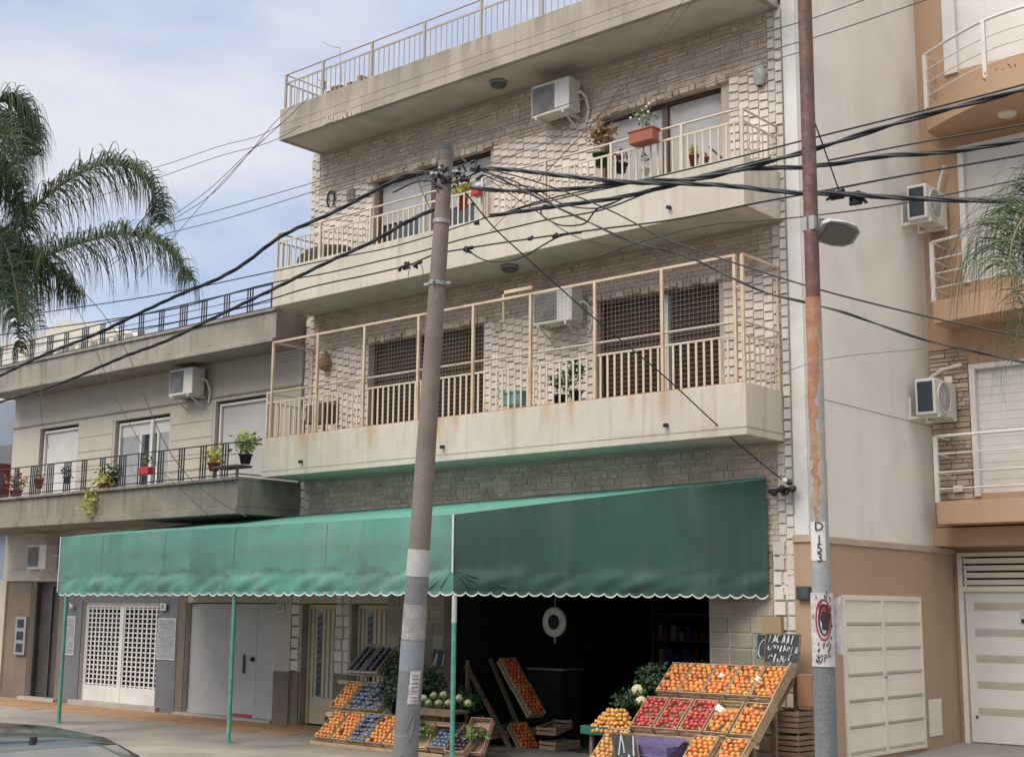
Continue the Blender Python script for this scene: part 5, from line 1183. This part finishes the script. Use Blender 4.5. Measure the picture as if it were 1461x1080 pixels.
# green tray with mandarins
p=at(864,1040,Y,-1.6); GT=thing('fruit_tray','dark green plastic tray heaped with mandarins at the left of the right stall','tray',(8.18,-1.4,.46))
MB().box(7.8,8.58,-1.62,-1.6,.46,.57).box(7.8,8.58,-1.14,-1.12,.46,.57).box(7.8,7.82,-1.6,-1.14,.46,.57).box(8.56,8.58,-1.6,-1.14,.46,.57).box(7.82,8.56,-1.6,-1.14,.46,.475).build('tray',m_gcrate,GT,bevel=.006)
for a_,b_ in ((7.9,-1.55),(8.45,-1.55),(7.9,-1.2),(8.45,-1.2)): MB().box(a_,a_+.05,b_,b_+.05,0,.46).build('leg',m_woodd,GT)
for lay in range(6):
    a=.37*(1-lay/6.6)**.75; b=.24*(1-lay/6.6)**.75; j=0; y=-b
    while y<=b:
        i=0; x=-a*math.sqrt(max(0,1-(y/(b+.03))**2)); xe=-x
        while x<=xe:
            inner = lay<5 and abs(x)<a-.13 and -b+.08<y<b-.05
            if not inner: put_fruit('mandarin',me_ma,Vector((8.19+x+rnd.uniform(-.01,.01),-1.37+y+rnd.uniform(-.01,.01)+lay*.01,.515+lay*.05+rnd.uniform(-.008,.008))),'mandarin, %s from left, %s row back, %s layer of green tray heap'%(ORD[min(i,10)],ORD[min(j,10)],['bottom','second','third','fourth','fifth','top'][lay]),'mandarin','mandarins: heap on the green tray')
            x+=.068; i+=1
        y+=.064; j+=1
# purple paper box, chalkboards
tag(MB().box(8.62,9.45,-2.0,-1.55,.1,.42).add([(8.6,-2.03,.3),(9.46,-2.03,.3),(9.46,-1.56,.5),(8.6,-1.56,.5)],[(0,1,2,3)]).build('paper_cover',m_purple),'purple paper spread over a crate below the red apples','paper')
def board(o,ux,uz,w_,h_,label,sd,rows,fw=.015,big=1.5,frame=None,group=None):
    o=Vector(o); ux=Vector(ux).normalized(); uz=Vector(uz).normalized(); nn=ux.cross(uz)
    t=thing('chalkboard',label,'chalkboard',tuple(o),group)
    vs=[o+ux*a+uz*b+nn*c for c in (0,-.015) for a,b in ((0,0),(w_,0),(w_,h_),(0,h_))]
    MB().add(vs,[(0,1,2,3),(7,6,5,4),(0,4,5,1),(1,5,6,2),(2,6,7,3),(3,7,4,0)]).build('panel',m_chalkb,t)
    q=MB(); 
    for a,b in (((0,0),(w_,0)),((w_,0),(w_,h_)),((w_,h_),(0,h_)),((0,h_),(0,0))): q.bar(o+ux*a[0]+uz*a[1],o+ux*b[0]+uz*b[1],fw,.02)
    q.build('frame',frame or m_woodd,t)
    q=MB(); scribble(q,o+nn*.004,ux,uz,w_,h_,rows,sd,.017,big); q.build('chalk_marks',m_chalk,t)
board((9.93,-.42,1.43),(1,0,0),(.04,.1,1),.5,.37,'chalkboard covered in white handwriting above the top right tier',11,3,big=1.35)
board((9.74,-.30,1.47),(1,0,0),(.0,.1,1),.3,.32,'small dark board with green frame leaning behind the written chalkboard',12,1,.02,frame=mat('green_frame',(.12,.25,.2)))
board((8.75,-2.08,.08),(.9,-.1,0),(-.35,.2,1),.42,.5,'black board with white lettering leaning on the purple paper',13,2,big=1.6)
# stacked slatted crates at the far right
SC=[]
for k in range(3):
    t=thing('slatted_crate','empty brown slatted crate beside the right stall, '+['bottom','middle','top'][k]+' of its stack','crate',(10.42,-.55,.29*k),'stacked empty crates')
    q=MB(); z0=.29*k
    for j in range(4): z=z0+.015+j*.068; q.box(10.2,10.62,-.8,-.785,z,z+.05); q.box(10.2,10.62,-.32,-.305,z,z+.05); q.box(10.2,10.215,-.785,-.32,z,z+.05); q.box(10.605,10.62,-.785,-.32,z,z+.05)
    q.build('slats',m_woodd if k else m_wood,t); q=MB()
    for a in (10.215,10.58):
        for b in (-.785,-.345): q.box(a,a+.025,b,b+.025,z0+.005,z0+.285)
    q.box(10.215,10.6,-.78,-.32,z0+.005,z0+.014); q.build('corner_posts',m_woodd,t)
tag(MB().box(10.44,10.66,-.5,-.15,.9,1.3).build('cardboard_box',mat('reddish_card',(.28,.14,.08)),bevel=.005),'reddish brown box standing on the stacked crates','box')
p=at(1102,890,Y,-.1); tag(MB().box(p.x-.16,p.x+.14,-.12,-.05,p.z-.14,p.z+.1).build('wall_box',mat('yellow_card',(.36,.27,.14),bump=.2)),'ochre box fixed on the stone wall above the chalkboard','box')
# vegetables left of top tier
q=MB(); leafy(q,(8.36,-.68,1.1),.30,1800,21,.06,sq=1.0); tag(q.build('leaf_bunches',m_leafd),'dark green leafy bunches at the left end of the top tier','greens')
def caul(x,y,z,r,label,m,name,cat,grp=None):
    t=thing(name,label,cat,(x,y,z-r),grp); q=MB(); q.ball((x,y,z),r*.85,14,8,0,.85)
    rr2=random.Random(int(x*991)); 
    for k in range(14): a=rr2.uniform(0,6.28); e=rr2.uniform(.1,1.4); q.ball((x+math.cos(a)*math.cos(e)*r*.62,y+math.sin(a)*math.cos(e)*r*.62,z+math.sin(e)*r*.55),r*.33,8,5)
    q.build('head',m,t); q=MB()
    for k in range(7):
        a=k*.9; d=Vector((math.cos(a),math.sin(a),0)); s_=Vector((-d.y,d.x,0)); b=Vector((x,y,z-r*.6))
        q.add([b+d*r*.3,b+d*r*.9+s_*r*.5,b+d*r*1.15+Vector((0,0,r*.9)),b+d*r*.9-s_*r*.5],[(0,1,2,3)])
    q.build('leaves',m_leafm,t)
caul(8.33,-1.05,1.02,.10,'pale cauliflower above the mandarin heap',m_caul,'cauliflower','cauliflower'); caul(8.5,-1.2,.9,.08,'smaller cauliflower beside the first apple crate',m_caul,'cauliflower','cauliflower')
q=MB(); leafy(q,(8.12,-.95,.85),.24,800,22,.06,sq=.8); tag(q.build('leaf_bunches',m_leafd),'dark leafy vegetables behind the mandarin heap','greens')
# price cards
def card(p,rot,label,s=.06): tag(MB().box(-s,s,-.002,.002,-s*.7,s*.7).build('price_card',m_wfl),label,'price card','white price cards'); o=bpy.data.objects[-1] if False else COL.objects[-1]; o.location=p; o.rotation_euler=rot
card(at(1032,967,Y,-.78)+Vector((0,-.03,.03)),(R(-40),.3,0),'white price card in the middle crate of the top right tier',.04)
card(at(1084,972,Y,-.78)+Vector((0,-.03,.03)),(R(-30),.6,0),'slim tilted price card in the top right tier near the chalkboard',.045)
card(at(1030,1016,Y,-1.25)+Vector((0,-.05,.05)),(R(-20),.5,.1),'crumpled white card on the oranges of the middle tier',.055)

# left stall
LS=thing('display_stand','stepped display stand under the fruit at the left stall, partly behind the concrete pole','stand',(4,-1.2,0))
q=MB()
for x in (2.5,3.6,4.7):
    for y_,h_ in ((-.5,1.3),(-1.0,.85),(-1.45,.45)): MB().bar((x,y_,0),(x,y_,h_),.05).build('leg',m_woodd,LS)
for v_ in ((2.55,5.3,-1.5,-1.44,.38,.45),(2.3,4.6,-1.03,-.96,.86,.92),(2.75,5.6,-1.98,-1.94,0,.05)): MB().box(*v_).build('ledge_board',m_wood,LS,bevel=.004)
def lcrate(x,y,z,label): return put_crate(x,y,z,R(42),label)
lo=['low left crate of reddish oranges in the left stall','second low crate of oranges in the left stall','','low crate of oranges beside the concrete pole','low crate of oranges hidden behind the concrete pole']
for k in range(5):
    x=3.06+k*.38
    if k==2: continue
    c=lcrate(x,-1.94,.04,lo[k]); fill_crate(c,'orange',me_or,'lowest left tier, '+['first crate','second crate','','crate beside the pole','crate behind the pole'][k],'orange',miss=.06)
for (x,y,z,lb) in ((3.82,-1.94,.04,'wooden crate of grey-blue bagged produce in the lowest left tier'),(3.22,-1.46,.46,'wooden crate of grey-blue bagged produce in the middle left tier'),(3.6,-1.46,.46,'second crate of dark bagged produce in the middle left tier')):
    c=lcrate(x,y,z,lb); M=Matrix.LocRotScale(c.location,c.rotation_euler,None); q=MB()
    for i in range(4):
        for j in range(6): 
            p=M@Vector((-.13+i*.087+rnd.uniform(-.01,.01),.05+j*.09,.1+rnd.uniform(-.01,.02))); q.ball(p,rnd.uniform(.035,.06),8,5,0,rnd.uniform(.4,.9))
    tag(q.build('produce_bags',m_bcrate),'grey-blue plastic bags of produce in the '+('lowest left tier' if z<.1 else 'middle left tier' if x<3.4 else 'middle left tier next to dark greens'),'bags')
c=lcrate(2.84,-1.46,.46,'wooden crate of oranges at the left end of the middle left tier'); fill_crate(c,'orange',me_or,'middle left tier, left stall','orange')
for k in range(2):
    c=lcrate(2.74+k*.37,-.98,1.0,'crate of dark purple fruit under plastic film, top left tier, '+['left','right'][k]); M=Matrix.LocRotScale(c.location,c.rotation_euler,None); q=MB()
    for i in range(5):
        for j in range(8): q.ball(M@Vector((-.14+i*.07,.04+j*.066,.09+rnd.uniform(-.01,.01))),.036,8,5)
    tag(q.build('dark_fruit',m_grape),'dark purple fruit in the '+['left','right'][k]+' film-covered crate','fruit')
    q=MB(); 
    for a in (-.17,-.02,.14): 
        q.tube([M@Vector((a+rnd.uniform(-.01,.01),y_,.135+rnd.uniform(-.008,.008))) for y_ in (-.03,.1,.25,.4,.6)],.014,6)
    q.tube([M@Vector((x_,-.03,.12)) for x_ in (-.19,-.1,0,.1,.19)],.02,6); q.tube([M@Vector((x_,.58,.13)) for x_ in (-.19,-.1,0,.1,.19)],.02,6)
    tag(q.build('plastic_film',m_film),'crinkled plastic film over the '+['left','right'][k]+' crate of dark fruit','plastic film')
q=MB(); leafy(q,(3.68,-.95,1.1),.32,1300,31,.07,sq=.9); leafy(q,(3.9,-1.2,.8),.36,1400,32,.07,sq=.8); leafy(q,(4.4,-1.1,.9),.34,1100,33,.07,sq=.9); tag(q.build('leaf_bunches',m_leafd),'heap of dark leafy greens left of the concrete pole','greens')
for i,(u,v) in enumerate(((612,1003),(626,1003),(640,1003),(619,992),(633,991),(655,996),(668,1003),(605,996))):
    p=at(u,v,Y,-1.45); caul(p.x,-1.45,p.z,.068,'pale cabbage right of the concrete pole, '+['front row leftmost','front row second','front row third','back row second','back row third','back row beside the green post','front row rightmost','back row leftmost'][i],m_cabb,'cabbage','cabbage','cabbages right of the concrete pole')
tag(MB().box(4.55,5.5,-1.62,-1.3,.58,.62).box(4.55,5.5,-1.64,-1.62,.54,.64).build('shelf',m_woodd),'dark shelf under the pale cabbages','shelf')
for i,(u,v,lb) in enumerate(((612,1062,'brown crate of vegetables low right of the concrete pole'),(690,1062,'pale wooden crate leaning at the shop entrance'))):
    p=at(u,v,Y,-1.5); c=put_crate(p.x,-1.7,max(p.z-.15,.02),R(55),lb,R(15))
    M=Matrix.LocRotScale(c.location,c.rotation_euler,None); q=MB(); leafy(q,M@Vector((0,.28,.09)),.2,160,60+i,.1,sq=.5); tag(q.build('leafy_vegetables',m_leafm),['green vegetables in the brown crate right of the pole','green vegetables in the leaning crate at the entrance'][i],'vegetables')
p=at(622,945,Y,-.9); board((p.x-.12,-.9,p.z-.1),(1,0,0),(.15,.1,1),.26,.3,'small dark sign with white strokes right of the concrete pole',14,1,big=1.2)
# fuller produce around the shop mouth
for i,(u,v,yy,r_,n_,mm,lb) in enumerate(((668,1000,-.9,.26,260,m_leafd,'dark leafy greens behind the green post at the shop mouth'),(690,1035,-1.1,.2,200,m_leafd,'low dark greens beside the sloping rack'),(655,1055,-1.5,.16,150,m_leafm,'lighter green bunches below the cabbages'),(545,950,-.7,.2,200,m_leafd,'dark greens beside the film-covered crates'))):
    p=at(u,v,Y,yy); q=MB(); leafy(q,(p.x,yy,p.z),r_,n_*3,200+i,.065,sq=.8); tag(q.build('leaf_bunches',mm),lb,'greens')
for i,(u,v,yy,lb) in enumerate(((640,1072,-1.45,'brown crate on the floor beneath the cabbage shelf'),(664,1078,-1.7,'pale crate at the foot of the right green post'),(590,1068,-1.3,'crate half hidden behind the foot of the concrete pole'))):
    p=at(u,v,Y,yy); c=put_crate(p.x,yy-.2,max(p.z-.12,.02),R(35),lb,R(5)); M=Matrix.LocRotScale(c.location,c.rotation_euler,None); q=MB()
    for a in range(4):
        for b in range(6): q.ball(M@Vector((-.12+a*.08,.05+b*.085,.1+rnd.uniform(-.01,.02))),rnd.uniform(.035,.048),8,5,0,.8)
    tag(q.build('produce_bags',[m_bcrate,m_grape,m_cabb][i]),['blue bagged produce in the brown crate under the cabbages','dark purple produce in the pale crate','round pale greens in the crate behind the pole'][i],'produce')
for k in range(4):
    t_=R(40); c=put_crate(5.05+k*.02,-.75+k*.42,.12+.0*k,R(0),'low crate along the left wall of the dark shop, '+['first','second','third','fourth'][k]+' from the front',R(90))
    M=Matrix.LocRotScale(c.location,c.rotation_euler,None); q=MB(); leafy(q,M@Vector((0,.28,.1)),.2,110,300+k,.1,sq=.4); tag(q.build('leafy_vegetables',m_leafd),'dark vegetables in the '+['first','second','third','fourth'][k]+' low crate along the shop wall','vegetables')
# chipped render on the roof slab and a day joint on the tall wall
q=MB(); g=random.Random(9); p=at(487,165,Y,-1.0)
for k in range(16): x=p.x-.45+k*.06; q.box(x,x+g.uniform(.05,.09),-1.012,-1.0,10.65+g.uniform(.0,.03),10.72+g.uniform(.0,.09),0,g.uniform(.7,1.1))
q.build('chipped_patch',m_core,A)
MB().box(10.42,10.423,.02,4.05,4.98,4.99).build('day_joint',m_bcorn,A)
# racks inside the shop mouth
RK=thing('sloping_rack','sloping wooden rack with orange fruit at the left of the dark shop','rack',(4.7,.6,0))
a0=Vector((4.05,.3,1.35)); a1=Vector((5.25,.0,-.0))
q=MB().bar(at(665,948,Y,-.3),at(735,1080,Y,-.3),.05,.06).bar(at(700,940,Y,.5),at(758,1080,Y,.1),.05,.06); q.build('rail',m_woodd,RK)
rk=[(at(735,985,Y,.3),'upper'),(at(757,1024,Y,.25),'middle'),(at(750,1080,Y,.0),'lower')]
for i,(p,nm) in enumerate(rk):
    c=copy_tree(crateA); c.location=p+Vector((0,.1,0)); c.rotation_euler=(R(50),0,R(84)); c['label']='tilted crate of red-orange fruit on the sloping rack inside the shop, '+nm; c['group']='wooden fruit crates'
    fill_crate(c,'tomato',me_to,'sloping rack, '+nm+' crate','tomato',top=.1)
p=at(785,1040,Y,.2); t=put_crate(p.x,.1,.2,R(8),'pale crate standing in the shop entrance',R(10))
t=put_crate(p.x+.1,.0,.0,R(0),'pale crate on the floor under it in the shop entrance',R(-5))
# hanging dial scale
p=at(792,887,Y,.6); HS=thing('hanging_scale','round pale dial of a hanging scale in the dark shop opening','scale',tuple(p))
MB().lathe(p,[(.01,.03),(.2,.03),(.235,.0),(.235,-.03),(.2,-.045),(.14,-.04),(.1,-.035)],28,'y').build('dial',mat('dial_white',(.62,.60,.54),(.5,.48,.44),ns=5),HS)
MB().lathe(p+Vector((0,-.036,0)),[(.14,0),(.05,-.005),(.001,-.008)],24,'y').build('dial_centre',m_dark,HS)
MB().tube([p+Vector((0,0,.23)),p+Vector((0,0,.82))],.008,6).bar(p+Vector((0,0,-.23)),p+Vector((0,0,-.33)),.02).build('hook',m_metal,HS)
# dim shelves inside
SH=thing('shop_shelves','dim shelving with goods at the back of the dark shop','shelves',(6.5,5.5,0))
q=MB()
for z in (.5,1.0,1.5,2.0): q.box(3.9,8.6,5.6,6.2,z,z+.03)
q.box(3.9,3.95,5.6,6.2,0,2.3).box(8.55,8.6,5.6,6.2,0,2.3); q.build('shelf',m_woodd,SH)
q=MB()
for z in (.53,1.03,1.53):
    x=4.0
    while x<8.5: 
        h=rnd.uniform(.15,.35); w_=rnd.uniform(.06,.14); q.box(x,x+w_,5.7,5.9,z,z+h,rnd.choice([0,1,2])); x+=w_+rnd.uniform(.01,.08)
q.build('goods',[mat('goods_blue',(.05,.08,.25)),mat('goods_pale',(.3,.3,.3)),mat('goods_red',(.2,.04,.03))],SH)
p=at(780,953,Y,1.5); ct=thing('shop_counter','dark counter with pale top edge inside the shop','counter',(p.x,1.6,0)); MB().box(p.x-.4,p.x+.35,1.5,2.0,0,p.z-.03).build('base',m_dark,ct); MB().box(p.x-.42,p.x+.37,1.48,2.02,p.z-.03,p.z).build('top',m_metal,ct)
if rest.v: tag(rest.build('more_oranges',m_orange),'remaining oranges packed in the lower crates of the stalls','oranges','orange',kind='stuff')

# ------------------------------------------------------------------ parked car (only its rear top shows)
CX,CY=12.50,-12.33
CAR=thing('parked_car','dark green car with its roof and rear window showing at the lower left corner','car',(CX-1.6,CY,-.15))
prof=[ # x back from rear, z profile stations: (x, half width low, z low, half width belt, z belt, half width top, z top)
 (-3.9,.66,.25,.70,.62,.60,.70),(-3.7,.78,.2,.82,.66,.7,.78),(-2.9,.82,.2,.85,.74,.74,.86),(-2.35,.83,.2,.86,.78,.74,.92),(-1.75,.83,.2,.87,.80,.62,1.30),(-1.3,.83,.2,.87,.80,.60,1.385),(-.6,.83,.2,.87,.81,.60,1.40),(-.05,.83,.2,.86,.82,.60,1.375),(.12,.83,.2,.86,.82,.60,1.34),(.5,.81,.2,.84,.82,.68,.95),(.62,.76,.25,.80,.78,.72,.84)]
def sec(s):
    x,a,z0,b,z1,c,z2=s; zz=z2-.15
    L_=[(-a*.6,z0-.02),(-a,z0+.06),(-b,z0+.3),(-b,z1),(-(b*.35+c*.65),z1+(z2-z1)*.62),(-c,z1+(z2-z1)*.88),(-c*.8,z2),(-c*.35,z2+.018)]
    pts=L_+[(-y,z) for y,z in L_[::-1]]; return [(CX+x,CY+y,z+.0) for y,z in pts]
rings=[sec(s) for s in prof]; k=len(rings[0]); q=MB()
q.add([v for r_ in rings for v in r_],[(i*k+j,i*k+(j+1)%k,(i+1)*k+(j+1)%k,(i+1)*k+j) for i in range(len(rings)-1) for j in range(k)]+[tuple(range(k)),tuple(((len(rings)-1)*k+j) for j in range(k))[::-1]],0,1,True)
bo=q.build('body',m_car,CAR)
# rear window: slightly proud sheet with rounded corners on the hatch plane
P1=Vector((CX+.135,CY,1.335)); P2=Vector((CX+.50,CY,.955)); dn=(P2-P1); nn=Vector((-dn.z,0,dn.x)); nn=nn if nn.x>0 else -nn; nn.normalize()
def hatch(f,y,o=.0): p=P1+dn*f; return (p.x+nn.x*o-abs(y)**3*.12,CY+y,p.z+nn.z*o)
vs=[];n=14;mm=8
for j in range(mm+1):
    f=-.02+j/mm*.92; hw=.50+.08*f
    if j==0: hw-=.05
    for i in range(n+1): vs.append(hatch(f,-hw+2*hw*i/n,.02-.012*(2*i/n-1)**2))
MB().add(vs,[(j*(n+1)+i,j*(n+1)+i+1,(j+1)*(n+1)+i+1,(j+1)*(n+1)+i) for j in range(mm) for i in range(n)],0,1,True).build('rear_window',m_carg,CAR)
MB().box(CX+.1,CX+.14,CY-.03,CY+.03,1.30,1.345).build('brake_light',m_black,CAR)
MB().tube([(CX+.0,CY+.02,1.37),(CX+.0,CY+.02,1.41)],.02,8).build('antenna_base',m_black,CAR)
for sy in (-1,1):
    q=MB(); ys=CY+sy*.0
    for (x0,x1) in ((-1.65,-.9),(-.85,-.15)):
        q.add([(CX+x0,CY+sy*.872,.84),(CX+x1,CY+sy*.872,.84),(CX+x1-.02,CY+sy*.70,1.28),(CX+x0+.1,CY+sy*.70,1.28)],[(0,1,2,3)])
    q.build('side_window',m_carg,CAR)
    for xw_ in (-3.1,-.35):
        wl=MB().lathe((CX+xw_,CY+sy*.74,.16),[(.18,-.09),(.3,-.09),(.31,-.05),(.31,.05),(.3,.09),(.18,.09),(.18,-.09)],24,'y').build('wheel',m_tyre,CAR)
        MB().lathe((CX+xw_,CY+sy*.80,.16),[(.18,0),(.1,.02*sy),(.001,.03*sy)],16,'y').build('rim',m_metal,wl)
    MB().box(CX+.6,CX+.63,CY+sy*.7-.1,CY+sy*.7+.1,.55,.75).build('tail_light',m_rplas,CAR)
